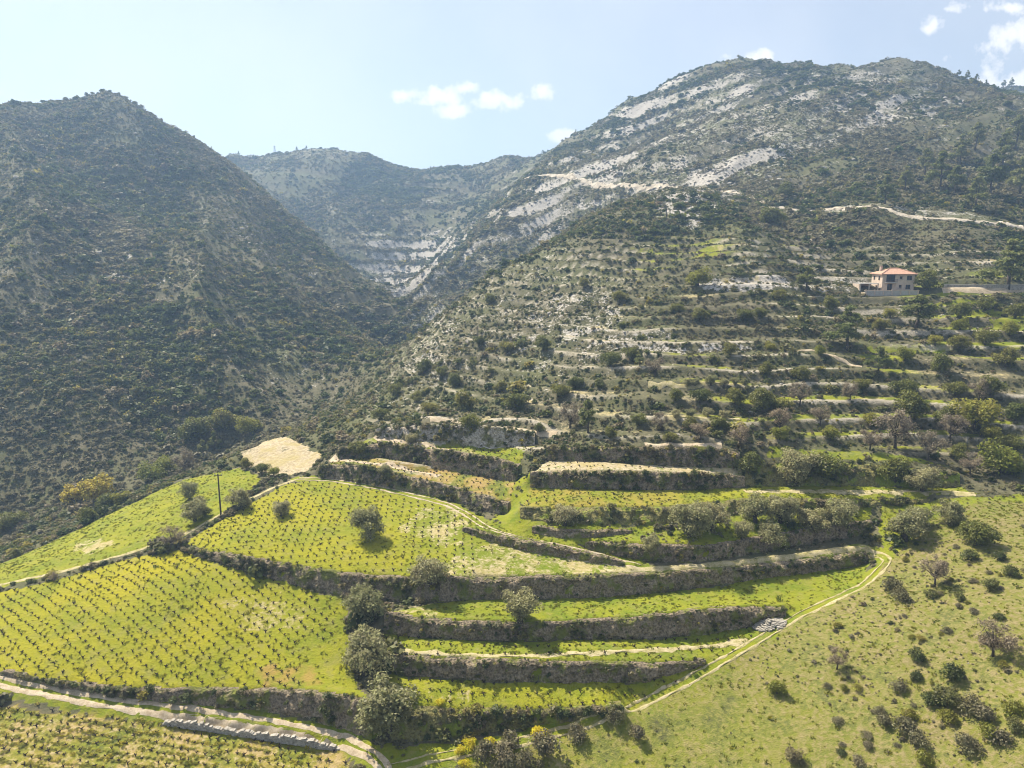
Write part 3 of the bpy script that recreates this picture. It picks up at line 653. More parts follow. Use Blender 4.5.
R1 = (NX0, NX1, NY0, NY1); R2 = (-360.0, 362.0, 40.0, 421.0); R3 = (-570.0, 607.0, 22.5, 981.0); R4 = (-1410.0, 1447.0, -397.5, 1611.0)
V, F, SF, _, _ = grid_patch(*R1, NS, None, NZ); terrain_obj('ground', V, np.concatenate([F, SF]))
VAL = np.array([(-330,150),(-160,176),(-112,184),(-80,217),(-58,252),(-40,330),(-55,430),(-62,520),(-115,600),(-200,680),(-330,760)], float)
def classify(cx, cyy):
    vx = np.interp(cyy, VAL[:, 1], VAL[:, 0]); left = (cx < vx) & (cyy > 150) & (cyy < 760)
    far = (cyy > 640) & ~left
    rd = np.array(sorted([PY(*q)[:2] for q in ROAD_UP])); up = ~left & ~far & (cyy > np.interp(cx, rd[:, 0], rd[:, 1]))
    return np.where(left, 0, np.where(far & (cx < 60), 1, np.where(up | far, 2, 3)))
for reg, st, hole in ((R2, 1.5, R1), (R3, 3.5, R2)):
    V, F, SF, cx, cyy = grid_patch(*reg, st, hole); cl = classify(cx, cyy)
    for k, nm in enumerate(('left_mountain', 'distant_ridge', 'right_mountain', 'hillside')):
        f = F[cl == k]
        if k == 3: f = np.concatenate([f, SF])
        if len(f): terrain_obj(nm, V, f)
V, F, SF, _, _ = grid_patch(*R4, 14.0, R3); terrain_obj('far_hills', V, np.concatenate([F, SF]))
V, F, SF, _, _ = grid_patch(-1410 - 119 * 30, 1447 + 119 * 30, -397.5 - 119 * 35, 1611 + 119 * 28, 119.0, (-1420, 1460, -410, 1640)); V[:, 2] = np.minimum(V[:, 2], 60); terrain_obj('outer_ground', V, F)

# ------------------------------------------------------------------ terrace walls and banks: one thing each
def densify(line, st):
    out = []
    for a, b in zip(line[:-1], line[1:]):
        n = max(1, int(math.dist(a, b) / st))
        for i in range(n): t = i / n; out.append(tuple(a[k] + (b[k] - a[k]) * t for k in range(3)))
    out.append(tuple(line[-1])); return np.array(out)
BANK_MAT = dict(u3='bank_white', w4='bank_green', s1='bank_green', r1b='bank_green')
for nm, w in WALLS.items():
    if nm == 'stone': continue
    L_ = sum(math.dist(a, b) for a, b in zip(w['top'][:-1], w['top'][1:])); n = int(L_ / 0.32) + 2
    T, B = resample(w['top'], n), resample(w['bot'], n); rows = 11; V = []
    d = np.gradient(T[:, :2], axis=0); nrm = np.stack([d[:, 1], -d[:, 0]], 1); nrm /= np.linalg.norm(nrm, axis=1)[:, None]
    hgt = np.maximum(T[:, 2] - B[:, 2], 0.05)
    end = np.minimum(1, np.minimum(np.arange(n), np.arange(n)[::-1]) / 6.0)
    for r in range(rows + 1):
        t = r / rows; q = B * (1 - t) + T * t
        s_ = np.arange(n) * 0.32
        bul = (0.55 * np.sin(t * math.pi) * fbm(s_, np.full(n, t * 2.2 + 7), 1.5, 3, 50) + 0.45 * np.sin(t * math.pi) * fbm(s_, np.full(n, 3.0), 5, 2, 51) + 0.30 * fbm(s_, np.full(n, t * 4), 0.9, 3, 52) * min(1, 4 * t) + 0.22 * fbm(s_, np.full(n, t * 0.8), 0.7, 2, 54)) * np.minimum(hgt, 2) / 2 + 0.05
        q[:, :2] += nrm * (bul * end)[:, None]
        q[:, 2] += (0.55 * fbm(s_, np.full(n, 9.0), 2.6, 3, 53) - 0.16) * (t > 0.9) - 0.35 * (r == 0)
        V.append(q)
    back = T.copy(); back[:, :2] -= nrm * 1.3; back[:, 2] -= 0.06; V.append(back)
    V = np.concatenate(V); idx = np.arange((rows + 2) * n).reshape(rows + 2, n)
    F = np.stack([idx[:-1, :-1], idx[:-1, 1:], idx[1:, 1:], idx[1:, :-1]], -1).reshape(-1, 4)
    o = obj('terrace_bank' if nm in ('front', 'w4', 'w1a', 's1', 'u1', 'u2', 'u3', 'r1b', 'o1', 'w0') else 'terrace_wall', mesh('terrace_wall', V, F, M[BANK_MAT.get(nm, 'bank')], True))
    tag(o, w['label'], 'bank' if o.name.startswith('terrace_bank') else 'wall', 'banks and walls between the terraces')

# dry stone wall by the road: rough blocks, packed in courses
def block(rg, sx, sy, sz):
    v = np.array([(a, b, c) for c in (-1, 1) for b in (-1, 1) for a in (-1, 1)], float) * (sx / 2, sy / 2, sz / 2); v *= 1 + rg.uniform(-0.16, 0.16, v.shape)
    return v, [(0, 2, 3, 1), (4, 5, 7, 6), (0, 1, 5, 4), (2, 6, 7, 3), (0, 4, 6, 2), (1, 3, 7, 5)]
def stone_wall(name, w, label):
    rg = np.random.default_rng(12); n = int(sum(math.dist(a, b) for a, b in zip(w['bot'][:-1], w['bot'][1:])) / 0.36); T, B = resample(w['top'], n), resample(w['bot'], n)
    root = empty(name, tuple(B[0])); tag(root, label, 'wall'); m = MB(); cap = MB()
    d = np.gradient(B[:, :2], axis=0)
    for i in range(n):
        h = (T[i, 2] - B[i, 2]) * (0.72 + 0.3 * math.sin(i * 0.21) * math.sin(i * 0.077)); z = B[i, 2] - 0.15; a = math.atan2(d[i, 1], d[i, 0]); k = 0
        while z < B[i, 2] + h:
            sz = rg.uniform(0.18, 0.32); v, f = block(rg, rg.uniform(0.3, 0.48), rg.uniform(0.45, 0.6), sz)
            ca, sa = math.cos(a), math.sin(a); off = (k % 2) * 0.17
            v2 = [(B[i, 0] + ca * (q[0] + off) - sa * q[1] - B[0, 0], B[i, 1] - 0.35 + sa * (q[0] + off) + ca * q[1] - B[0, 1], z + q[2] + sz / 2 - B[0, 2]) for q in v]
            top_ = z + sz >= B[i, 2] + h
            if not top_ or rg.random() < 0.6: (cap if top_ else m).add(v2, f)
            z += sz * 0.93; k += 1
    tag(obj('stones', m.me('stones', M['whitestone']), root), kind='stuff'); tag(obj('cap_stones', cap.me('cap_stones', M['whitestone']), root), kind='stuff')
stone_wall('dry_stone_wall', WALLS['stone'], WALLS['stone']['label'])

# heap of white stones at the end of the middle terrace wall
def stone_heap():
    rg = np.random.default_rng(4); c = G(769, 625); root = empty('stone_heap', c); tag(root, 'heap of loose white stones beside the diagonal path', 'stone heap'); m = MB()
    for i in range(420):
        a = rg.uniform(0, 6.28); r = math.sqrt(rg.uniform(0, 1)); x, y = r * math.cos(a) * 2.5, r * math.sin(a) * 1.7
        gz = H1(c[0] + x, c[1] + y) - c[2]; z = gz + max(0, 0.8 * (1 - r)) * rg.uniform(0.6, 1.0) + 0.08
        v, f = block(rg, rg.uniform(0.15, 0.42), rg.uniform(0.15, 0.42), rg.uniform(0.12, 0.3)); t = rg.uniform(0, 6.28); ca, sa = math.cos(t), math.sin(t)
        m.add([(x + ca * q[0] - sa * q[1], y + sa * q[0] + ca * q[1], z + q[2]) for q in v], f)
    tag(obj('stones', m.me('stones', M['stone']), root), kind='stuff')
stone_heap()

# ------------------------------------------------------------------ roads, tracks and paths
CORR = []
def ribbon(name, uv, width, mat, lift=0.07, cross=4, st=0.5, rag=0.25, world_pts=None, off=0.0):
    line = world_pts if world_pts is not None else [G(u, v) for u, v in uv]
    L_ = sum(math.dist(a[:2], b[:2]) for a, b in zip(line[:-1], line[1:])); n = max(4, int(L_ / st)); q = np.array([(a[0], a[1], 0) for a in line])
    # smooth the centre line
    c = resample(q, n)
    for _ in range(int(2.0 / st) + 1): c[1:-1] = 0.25 * c[:-2] + 0.5 * c[1:-1] + 0.25 * c[2:]
    d = np.gradient(c[:, :2], axis=0); nm_ = np.stack([-d[:, 1], d[:, 0]], 1); nm_ /= np.maximum(np.linalg.norm(nm_, axis=1), 1e-6)[:, None]
    if 'mountain' not in name: CORR.append((c[::2, :2] + nm_[::2] * off, width / 2 + 0.7))
    s_ = np.arange(n) * st; V = []
    for j in range(cross + 1):
        t = j / cross - 0.5; e = abs(t) * 2
        o_ = off + t * width + (rag * e * fbm(s_, np.full(n, 3.0 * t + off), 1.6, 3, 90) if e > 0.6 else 0)
        xy = c[:, :2] + nm_ * np.reshape(o_, (-1, 1)); z = H(xy[:, 0], xy[:, 1]) + lift * (1 if e < 0.9 else 0.2); V.append(np.column_stack([xy, z]))
    V = np.concatenate(V); idx = np.arange((cross + 1) * n).reshape(cross + 1, n); F = np.stack([idx[:-1, :-1], idx[:-1, 1:], idx[1:, 1:], idx[1:, :-1]], -1).reshape(-1, 4)
    return tag(obj(name, mesh(name, V, F, M[mat], True)), kind='structure')
road_l = [(-40,671),(0,681),(50,692),(100,701),(150,708),(200,714),(300,730),(345,741),(372,754),(386,770),(390,800)]
ribbon('dirt_road', road_l, 0.85, 'dirt', off=-0.62); ribbon('dirt_road', road_l, 0.75, 'dirt', off=0.58)
ribbon('path', [(-30,592),(0,585),(60,572),(120,556),(180,537),(205,523),(240,504),(275,487),(298,479)], 0.9, 'dirt_g', rag=0.4)
curve = [(298,479),(330,480),(380,488),(420,497),(450,505),(468,515),(490,529),(530,543),(580,554),(640,567)]
ribbon('track', curve, 0.32, 'dirt', off=-0.55); ribbon('track', curve, 0.36, 'dirt', off=0.55)
diag = [(862,548),(882,554),(888,562),(868,582),(800,615),(745,648),(690,680),(640,705),(600,719),(560,732),(500,746),(430,758),(388,770)]
ribbon('track', diag, 0.28, 'dirt_g', off=-0.55, rag=0.3); ribbon('track', diag, 0.40, 'dirt_g', off=0.55, rag=0.3)
ribbon('path', [(600,572),(650,569),(700,566.5),(740,562),(800,555),(840,549),(866,546)], 1.3, 'dirt_g', rag=0.5)
ribbon('path', [(402,652),(450,655),(520,656),(600,653),(680,648),(748,640)], 1.0, 'dirt_g', rag=0.7)
ribbon('path', [(330,460),(360,462),(400,468),(440,476)], 1.8, 'dirt', rag=0.7)
ribbon('path', [(374,437),(400,441),(430,447),(452,451)], 1.6, 'dirt', rag=0.6)
ribbon('path', [(430,420),(470,424),(520,429),(557,433)], 1.8, 'dirt', rag=0.6)
ribbon('track', [(745,492),(800,491),(860,492),(920,492),(975,494)], 1.8, 'dirt_g', rag=0.8)
ribbon('path', [(645,446),(690,445),(722,446)], 1.6, 'dirt', rag=0.6, lift=0.15)
ribbon('path', [(786,352),(812,350),(835,357),(862,367)], 0.9, 'dirt', rag=0.4, lift=0.2)
ribbon('path', [(648,387),(690,386),(746,385)], 1.3, 'dirt_g', rag=0.7, lift=0.2)
ribbon('path', [(664,417),(700,418),(740,420)], 1.4, 'dirt_g', rag=0.7, lift=0.2)
ribbon('road', [(942,290),(980,290),(1024,291),(1060,292)], 2.6, 'dirt', rag=0.3, lift=0.2)
rw = [G(u, v) if u > 640 else PY(u, v, Y) for u, v, Y in ROAD_UP]
ribbon('mountain_road', None, 3.2, 'roadcut', lift=0.5, cross=6, st=1.5, rag=2.6, world_pts=[(x, y - 1, z) for x, y, z in rw])
# ------------------------------------------------------------------ plant builders
def leaves(rg, centers, radii, n, size, flat=1.0, shell=0.55):
    """leaf clumps spread through a set of lobes; returns quads"""
    k = rg.choice(len(centers), n, p=np.array(radii) ** 2 / np.sum(np.array(radii) ** 2)); C_ = np.array(centers)[k]; r = np.array(radii)[k]
    d = rg.normal(size=(n, 3)); d /= np.linalg.norm(d, axis=1)[:, None]; d[:, 2] = np.where((d[:, 2] < -0.35) & (rg.random(n) < 0.6), -d[:, 2], d[:, 2])
    p = C_ + d * (r * rg.uniform(shell, 1.08, n))[:, None] * (1, 1, flat)
    nn = 0.55 * d + np.array((-0.1, 0.1, 0.55)) + 0.6 * rg.normal(size=(n, 3)); nn /= np.linalg.norm(nn, axis=1)[:, None]
    a = np.cross(nn, rg.normal(size=(n, 3))); a /= np.linalg.norm(a, axis=1)[:, None]; b = np.cross(nn, a)
    s1 = (size * rg.uniform(0.6, 1.4, n))[:, None]; s2 = s1 * rg.uniform(0.45, 0.8, n)[:, None]
    V = np.stack([p - a * s1 - b * s2 * 0.3, p + a * s1 * 0.2 - b * s2, p + a * s1 + b * s2 * 0.3, p - a * s1 * 0.2 + b * s2], 1).reshape(-1, 3)
    return V, np.arange(n * 4).reshape(n, 4)
def lobes(rg, n, rx, rz, zc, lr):
    out = []
    for i in range(n):
        d = rg.normal(size=3); d /= np.linalg.norm(d); t = rg.uniform(0.35, 1.0); out.append((d[0] * rx * t, d[1] * rx * t, zc + d[2] * rz * t))
    return out, [lr * rg.uniform(0.7, 1.25) for _ in range(n)]
PROTO = {}
def trunk_mesh(rg, name, h, r, targets, mat):
    m = MB(); lean = rg.uniform(-0.08, 0.08, 2) * h
    top = (lean[0], lean[1], h); m.tube([(0, 0, -0.3), (lean[0] * 0.3, lean[1] * 0.3, h * 0.45), top], [r * 1.35, r, r * 0.8], 7)
    for t in targets:
        mid = tuple((top[i] * 0.5 + t[i] * 0.5) + rg.uniform(-0.1, 0.1) * h for i in range(3)); m.tube([top, mid, t], [r * 0.6, r * 0.36, r * 0.14], 5)
    return m.me(name, mat, True)
def make_proto(kind, seed):
    rg = np.random.default_rng(seed)
    if kind == 'olive':      # crown about 6 m wide, 4.6 m tall
        c, r = lobes(rg, 24, 2.5, 1.9, 2.3, 0.95); c += [(0, 0, 2.2)]; r += [1.7]
        V, F = leaves(rg, c, r, 6200, 0.125, 0.9, 0.45); tr = trunk_mesh(rg, 'trunk', 1.1, 0.34, c[:7], M['bark']); W = 6.2; mt = 'olive'
    elif kind in ('round', 'gold'):
        c, r = lobes(rg, 16, 1.9, 1.3, 1.75, 0.95); c += [(0, 0, 1.6)]; r += [1.6]
        V, F = leaves(rg, c, r, 3600, 0.13, 0.85, 0.5); tr = trunk_mesh(rg, 'trunk', 0.7, 0.2, c[:5], M['bark']); W = 5.0; mt = kind
    elif kind == 'pine':
        c, r = [], []
        for i in range(26):
            t = rg.uniform(0, 1); a = rg.uniform(0, 6.28); rad = (1 - t) ** 0.7 * 2.4 * rg.uniform(0.4, 1); c.append((math.cos(a) * rad, math.sin(a) * rad, 2.0 + 4.6 * t)); r.append(0.9 * rg.uniform(0.7, 1.2) * (1 - 0.4 * t))
        V, F = leaves(rg, c, r, 4200, 0.14, 0.7, 0.3); tr = trunk_mesh(rg, 'trunk', 2.6, 0.17, c[:8] + [(0, 0, 6.2)], M['bark']); W = 5.6; mt = 'pine'
    elif kind in ('bare', 'yellow'):
        c, r = lobes(rg, 20, 2.1, 1.9, 2.6, 0.8)
        if kind == 'bare':
            V, F = leaves(rg, c, r, 3400, 0.095, 1.0, 0.15)
        else: V, F = leaves(rg, c, r, 2300, 0.17, 1.0, 0.4)
        tr = trunk_mesh(rg, 'trunk', 1.2, 0.15, c[:12], M['bark']); W = 5.2; mt = kind
    elif kind in ('bush', 'greybush', 'broom', 'goldbush'):
        c, r = lobes(rg, 9, 0.62, 0.4, 0.5, 0.38); c += [(0, 0, 0.4)]; r += [0.62]
        V, F = leaves(rg, c, r, 1100, 0.062, 0.85, 0.55); tr = trunk_mesh(rg, 'stem', 0.25, 0.06, c[:4], M['bark']); W = 1.9; mt = dict(bush='scrub', greybush='scrubgrey', broom='broom', goldbush='gold')[kind]
    return tr, mesh('crown', V, F, M[mt]), W
NPROTO = dict(olive=5, round=4, gold=2, pine=4, bare=4, yellow=1, bush=5, greybush=4, broom=2, goldbush=2)
for kd, n in NPROTO.items():
    PROTO[kd] = [make_proto(kd, 100 + 17 * i + sum(map(ord, kd))) for i in range(n)]
NAMES = dict(olive='olive_tree', round='evergreen_tree', gold='evergreen_tree', pine='pine_tree', bare='bare_tree', yellow='autumn_tree', bush='shrub', greybush='shrub', broom='flowering_shrub', goldbush='shrub')
CATS = dict(olive='olive tree', round='tree', gold='tree', pine='pine tree', bare='tree', yellow='tree', bush='shrub', greybush='shrub', broom='shrub', goldbush='shrub')
_cnt = {}
TREE_XY = []
def plant(kind, loc, width, label, group=None, sz=1.0, name=None):
    i = _cnt.get(kind, 0); _cnt[kind] = i + 1; tr, cr, W = PROTO[kind][i % len(PROTO[kind])]; s = width / W
    root = empty(name or NAMES[kind], (loc[0], loc[1], loc[2] - 0.05), random.uniform(0, 6.28), (s * random.uniform(0.93, 1.07), s, s * sz)); tag(root, label, CATS[kind], group)
    obj('stem' if 'bush' in kind or kind == 'broom' else 'trunk', tr, root); obj('foliage' if 'bush' in kind or kind == 'broom' else 'crown', cr, root); TREE_XY.append((loc[0], loc[1], width))
    return root
def plant_px(kind, u, v, wpx, label, group=None, sz=1.0):
    g = G(u, v); w = wpx * math.dist(g, (0, 0, CZ)) / FOC; return plant(kind, g, w, label, group, sz)

# ------------------------------------------------------------------ trees one can tell apart (base pixel, crown width in pixels)
OL = 'olive trees among the terraces'
for a in [
 ('olive',430,588,46,'round olive tree at the left end of the longest dark terrace wall'),
 ('olive',366,622,48,'grey olive tree, uppermost of three along the edge of the big vine field'),
 ('olive',366,674,58,'grey olive tree, middle of three along the edge of the big vine field'),
 ('olive',389,734,68,'largest grey olive tree, beside the bend of the dirt road'),
 ('olive',520,622,44,'lone round olive tree standing on the middle curved terrace'),
 ('olive',369,538,44,'dense dark round olive tree standing inside the upper vine field'),
 ('olive',281,516,21,'small olive tree inside the upper vine field near the pole'),
 ('olive',240,508,27,'grey olive tree with visible trunk just right of the wooden pole'),
 ('olive',195,521,30,'grey olive tree left of the wooden pole beside the path'),
 ('olive',190,499,22,'thin bare-topped olive behind the one left of the pole'),
 ('round',205,516,14,'small dark evergreen leaning against the olive left of the pole'),
 ('bare',173,548,24,'bare grey tree at the corner where the two vine fields meet'),
 ('bare',54,581,9,'tiny bare sapling on the path edge of the big vine field'),
 ('olive',565,525,31,'small silver olive on the green ledge below the vine stakes'),
 ('olive',690,535,46,'grey olive at the left of the tree cluster on the shaded bank'),
 ('olive',712,530,36,'dark olive, second from left in the cluster on the shaded bank'),
 ('olive',650,553,26,'small grey olive at the foot of the shaded bank'),
 ('olive',742,540,24,'small olive in the middle of the cluster on the shaded bank'),
 ('olive',755,522,36,'tall olive at the back of the cluster on the shaded bank'),
 ('olive',780,522,36,'tall dark olive, right one of the pair at the back of the cluster'),
 ('olive',768,546,34,'low olive in front of the tall pair in the cluster'),
 ('olive',810,533,32,'grey olive right of the tall pair in the cluster'),
 ('olive',838,530,38,'dark olive at the right end of the tree cluster'),
 ('olive',905,541,40,'pale grey olive beside the top of the diagonal track'),
 ('olive',918,527,26,'olive just behind the pale one at the top of the diagonal track'),
 ('olive',950,524,30,'round dark olive right of the diagonal track above the grassy slope'),
 ('olive',922,491,31,'silver olive standing on the brown track at right'),
 ('bare',935,585,30,'bare grey tree at the top of the grassy right slope'),
 ('round',975,545,34,'green bush tree at the upper right of the grassy slope'),
 ('gold',777,693,19,'small bright green sapling on the lower grassy slope'),
 ('bare',837,669,22,'small half-bare shrub tree in the middle of the grassy slope'),
 ('bare',993,656,34,'grey bare thicket at the right edge of the grassy slope'),
 ('yellow',95,506,32,'yellow-leaved autumn tree at the valley edge left'),
 ('yellow',75,506,22,'second yellow-leaved tree, left neighbour of the larger one'),
 ('round',107,511,24,'dark evergreen in front of the yellow-leaved tree'),
 ('round',88,523,20,'round dark bush tree on the edge of the left green field'),
 ('round',10,530,24,'dark evergreen at the far left edge beside the valley'),
 ('gold',120,505,18,'light green bush right of the dark evergreen by the yellow tree'),
 ('gold',152,482,26,'light green tree at the edge of the left green field'),
 ('gold',165,474,24,'pale green tree right of its neighbour above the left field'),
 ('bare',185,472,26,'grey-brown bare tree above the left green field'),
 ('pine',215,450,15,'small pointed pine at the valley edge'),
 ('pine',203,456,13,'smaller pointed pine left of its twin at the valley edge'),
 ('round',195,440,34,'large dark evergreen in the valley behind the pointed pines'),
 ('round',225,430,30,'dark evergreen at the foot of the left mountain'),
 ('gold',250,434,26,'light green tree just behind the pale round field'),
 ('round',247,468,14,'dark bush left of the pale round field'),
 ('round',262,473,16,'dark bush at the lower edge of the pale round field'),
 ('gold',274,476,13,'olive-green bush at the lower right of the pale round field'),
 ('round',360,455,22,'green bush tree at the left end of the pale strip'),
 ('olive',411,444,15,'small tree standing on the pale path below the hill'),
 ('olive',386,475,16,'small olive on the bank above the curving track'),
 ('pine',847,349,40.0,'big pine with a bare trunk below and left of the house'),
 ('pine',916,328,44,'spreading pine directly below the house'),
 ('pine',878,373,26,'smaller pine on the ledge under the big pine'),
 ('pine',806,292,26,'grey-green pine left of the house'),
 ('pine',1008,289,44,'tall pine at the right edge beside the house road'),
 ('round',926,290,26,'leafy tree hugging the right side of the house'),
 ('gold',698,286,26,'round golden-green bush tree on the open hillside above the terraces'),
 ('round',910,418,34,'large dark evergreen in the middle of the right terraces'),
 ('round',903,395,24,'dark evergreen just above the larger one on the right terraces'),
 ('bare',895,448,42,'large pinkish bare tree on the right terraces'),
 ('bare',928,460,30,'bare tree right of the large pinkish one'),
 ('gold',975,430,42,'wide pale green tree near the right edge'),
 ('gold',1000,474,40,'bright green tree above the end of the brown track'),
 ('olive',795,482,46,'wide grey-green tree on the bushy bank above the brown track'),
 ('round',822,480,40,'dark green tree beside the wide grey one on the bushy bank'),
 ('bare',841,478,16,'slender bare tree in the middle of the bushy bank'),
 ('round',895,482,34,'dark round tree on the bushy bank left of the silver olive'),
 ('round',748,474,30,'dark bush tree at the left end of the bushy bank'),
 ('bare',570,428,30,'pinkish bare tree above the end of the pale path'),
 ('pine',588,433,28,'pale green pine beside the pinkish bare tree'),
 ('bare',655,376,22,'grey bare tree between dark bushes on the hillside'),
 ('pine',640,366,14,'small pointed tree among dark bushes on the hillside'),
 ('round',610,366,24,'round evergreen left of the small pointed hillside tree'),
 ('round',632,360,20,'dark evergreen behind the small pointed hillside tree'),
 ('round',771,226,26,'round golden evergreen just below the mountain road'),
 ('round',786,198,20,'dark evergreen just above the mountain road'),
]:
    plant_px(*a[:5], group=OL if a[0] == 'olive' and a[1] > 300 else None, sz={847: 0.8, 916: 0.55, 1008: 0.75, 878: 0.75, 806: 0.75}.get(a[1], 1.0))
ORD = 'first second third fourth fifth sixth seventh eighth ninth tenth eleventh twelfth thirteenth fourteenth fifteenth sixteenth seventeenth eighteenth nineteenth twentieth'.split()
ORD += ['twenty-' + q for q in ORD[:9]] + ['thirtieth', 'thirty-first', 'thirty-second', 'thirty-third']
def grp(kind, lst, label, group, sz=1.0):
    base = label; each = 'right slope' not in group
    for k, (u, v, w) in enumerate(sorted(lst, key=lambda q: q[0])):
        if each: label = base + ', ' + (ORD[k] + ' from left' if k else 'leftmost of its kind')
        if v == 'sky': g = SKYL(u); plant(kind, (g[0], g[1] - 1, g[2] - 0.4), w * math.dist(g, (0, 0, CZ)) / FOC, label, group, sz)
        else: plant_px(kind, u, v, w, label, group, sz)
grp('round', [(508,352,18),(543,350,20),(424,373,20),(442,376,16),(454,386,20),(500,392,16),(561,397,22),(465,409,26),(430,414,20),(417,402,16),(472,430,26),(516,409,26),(575,388,18),(490,304,16),(600,388,14),(678,314,16),(700,320,18),(620,302,18),(584,287,14),(540,432,14),(480,345,14),(395,395,18),(380,420,20)],
    'round dark evergreen on the stony hillside left of the terraces', 'evergreens on the stony hillside')
grp('round', [(745,320,18),(760,318,16),(735,404,22),(760,408,30),(780,412,24),(700,402,22),(675,400,18),(960,350,20),(985,345,22),(940,372,24),(1005,366,22),(955,395,20),(990,395,24),(945,425,24),(1015,420,24),(860,390,18),(800,380,20),(765,375,18),(730,355,18),(880,330,16),(960,318,20),(985,310,18),(1015,318,18),(780,300,16),(830,310,18),(1010,450,22),(960,460,20),(690,430,20),(640,425,18),(610,438,16),(720,430,20),(670,442,16)],
    'dark evergreen bush tree among the right-hand terraces', 'evergreens on the right terraces')
grp('gold', [(890,318,14),(960,330,16),(1010,335,18),(820,355,14),(905,360,18),(935,345,14),(870,425,18),(830,440,20),(780,440,20),(700,455,14),(990,440,20),(770,350,12)],
    'light green bush tree among the right-hand terraces', 'light green trees on the right terraces')
grp('bare', [(800,405,24),(850,400,20),(780,430,26),(820,425,22),(950,440,26),(980,400,22),(870,450,22),(700,440,22),(740,445,24),(660,430,20),(970,475,22)],
    'greyish bare tree among the right-hand terraces', 'bare trees on the right terraces')
grp('olive', [(688,386,11),(695,386,12),(711,385,14),(724,386,11),(735,385,11),(744,385,10)], 'young round tree in the upper short row on pale soil', 'upper row of young trees')
grp('olive', [(675,418,13),(690,418,13),(708,417,13),(724,419,13)], 'young round tree in the lower short row on pale soil', 'lower row of young trees')
grp('pine', [(885,204,20),(940,190,26),(990,196,28),(1002,170,24),(960,165,20),(925,175,18),(975,150,18),(1015,150,22),(905,190,16),(1020,195,24),(955,195,20),(975,210,22)],
    'pine on the brown slope above the mountain road at right', 'pines above the road')
grp('round', [(96,'sky',4.5),(107,'sky',3.8),(116,'sky',4.5),(122,'sky',3.8),(131,'sky',5.2),(138,'sky',4.5),(146,'sky',4.5),(152,'sky',4.5),(160,'sky',5.2),(166,'sky',3.8),(62,'sky',3.8),(45,'sky',4.5),(181,'sky',3.8),(200,'sky',4.5),(208,'sky',3)],
    'small dark tree on the crest of the left mountain', 'trees on the left crest')
grp('pine', [(926,'sky',4.5),(934,'sky',6),(943,'sky',5.2),(952,'sky',4.5),(969,'sky',5.2),(976,'sky',6),(990,'sky',4.5)], 'dark pine on the right shoulder of the summit', 'pines on the summit shoulder')
grp('pine', [(254,'sky',3),(262,'sky',2.6),(309,'sky',3.4),(318,'sky',3),(528,'sky',3.4),(541,'sky',3.8),(572,'sky',3.8),(435,'sky',2.6),(268,'sky',2.2)], 'tiny tree standing on the distant saddle skyline', 'trees on the saddle')
grp('broom', [(460,754,14),(470,749,18),(490,745,15),(538,738,22),(465,768,16),(440,705,12)], 'yellow-flowering shrub by the lower end of the diagonal track', 'yellow shrubs by the track')
grp('greybush', [(482,760,28),(510,748,26),(545,752,34),(500,768,34),(576,739,24),(525,768,26),(614,722,20),(638,738,20),(540,768,14)], 'purple-grey twiggy shrub by the lower end of the diagonal track', 'grey shrubs by the track', 1.2)
grp('bush', [(917,660,18),(952,678,26),(915,680,15),(945,705,30),(990,590,18),(1010,575,18),(968,560,18),(793,762,22),(932,705,20),(1000,560,14),(960,600,12),(930,597,14),(1015,730,18)], 'dark green rounded shrub on the grassy right slope', 'dark shrubs on the right slope')
grp('greybush', [(970,712,26),(920,745,24),(900,690,18),(965,750,26),(885,725,18),(905,732,26),(890,590,22),(900,600,20),(985,720,24),(1000,745,22),(860,765,16),(868,748,12),(880,715,14)], 'grey-green low shrub on the grassy right slope', 'grey shrubs on the right slope')
grp('goldbush', [(990,738,22),(1012,715,22),(950,722,20),(908,720,18),(925,765,22)], 'yellow-green rounded shrub on the grassy right slope', 'yellow-green shrubs on the right slope')

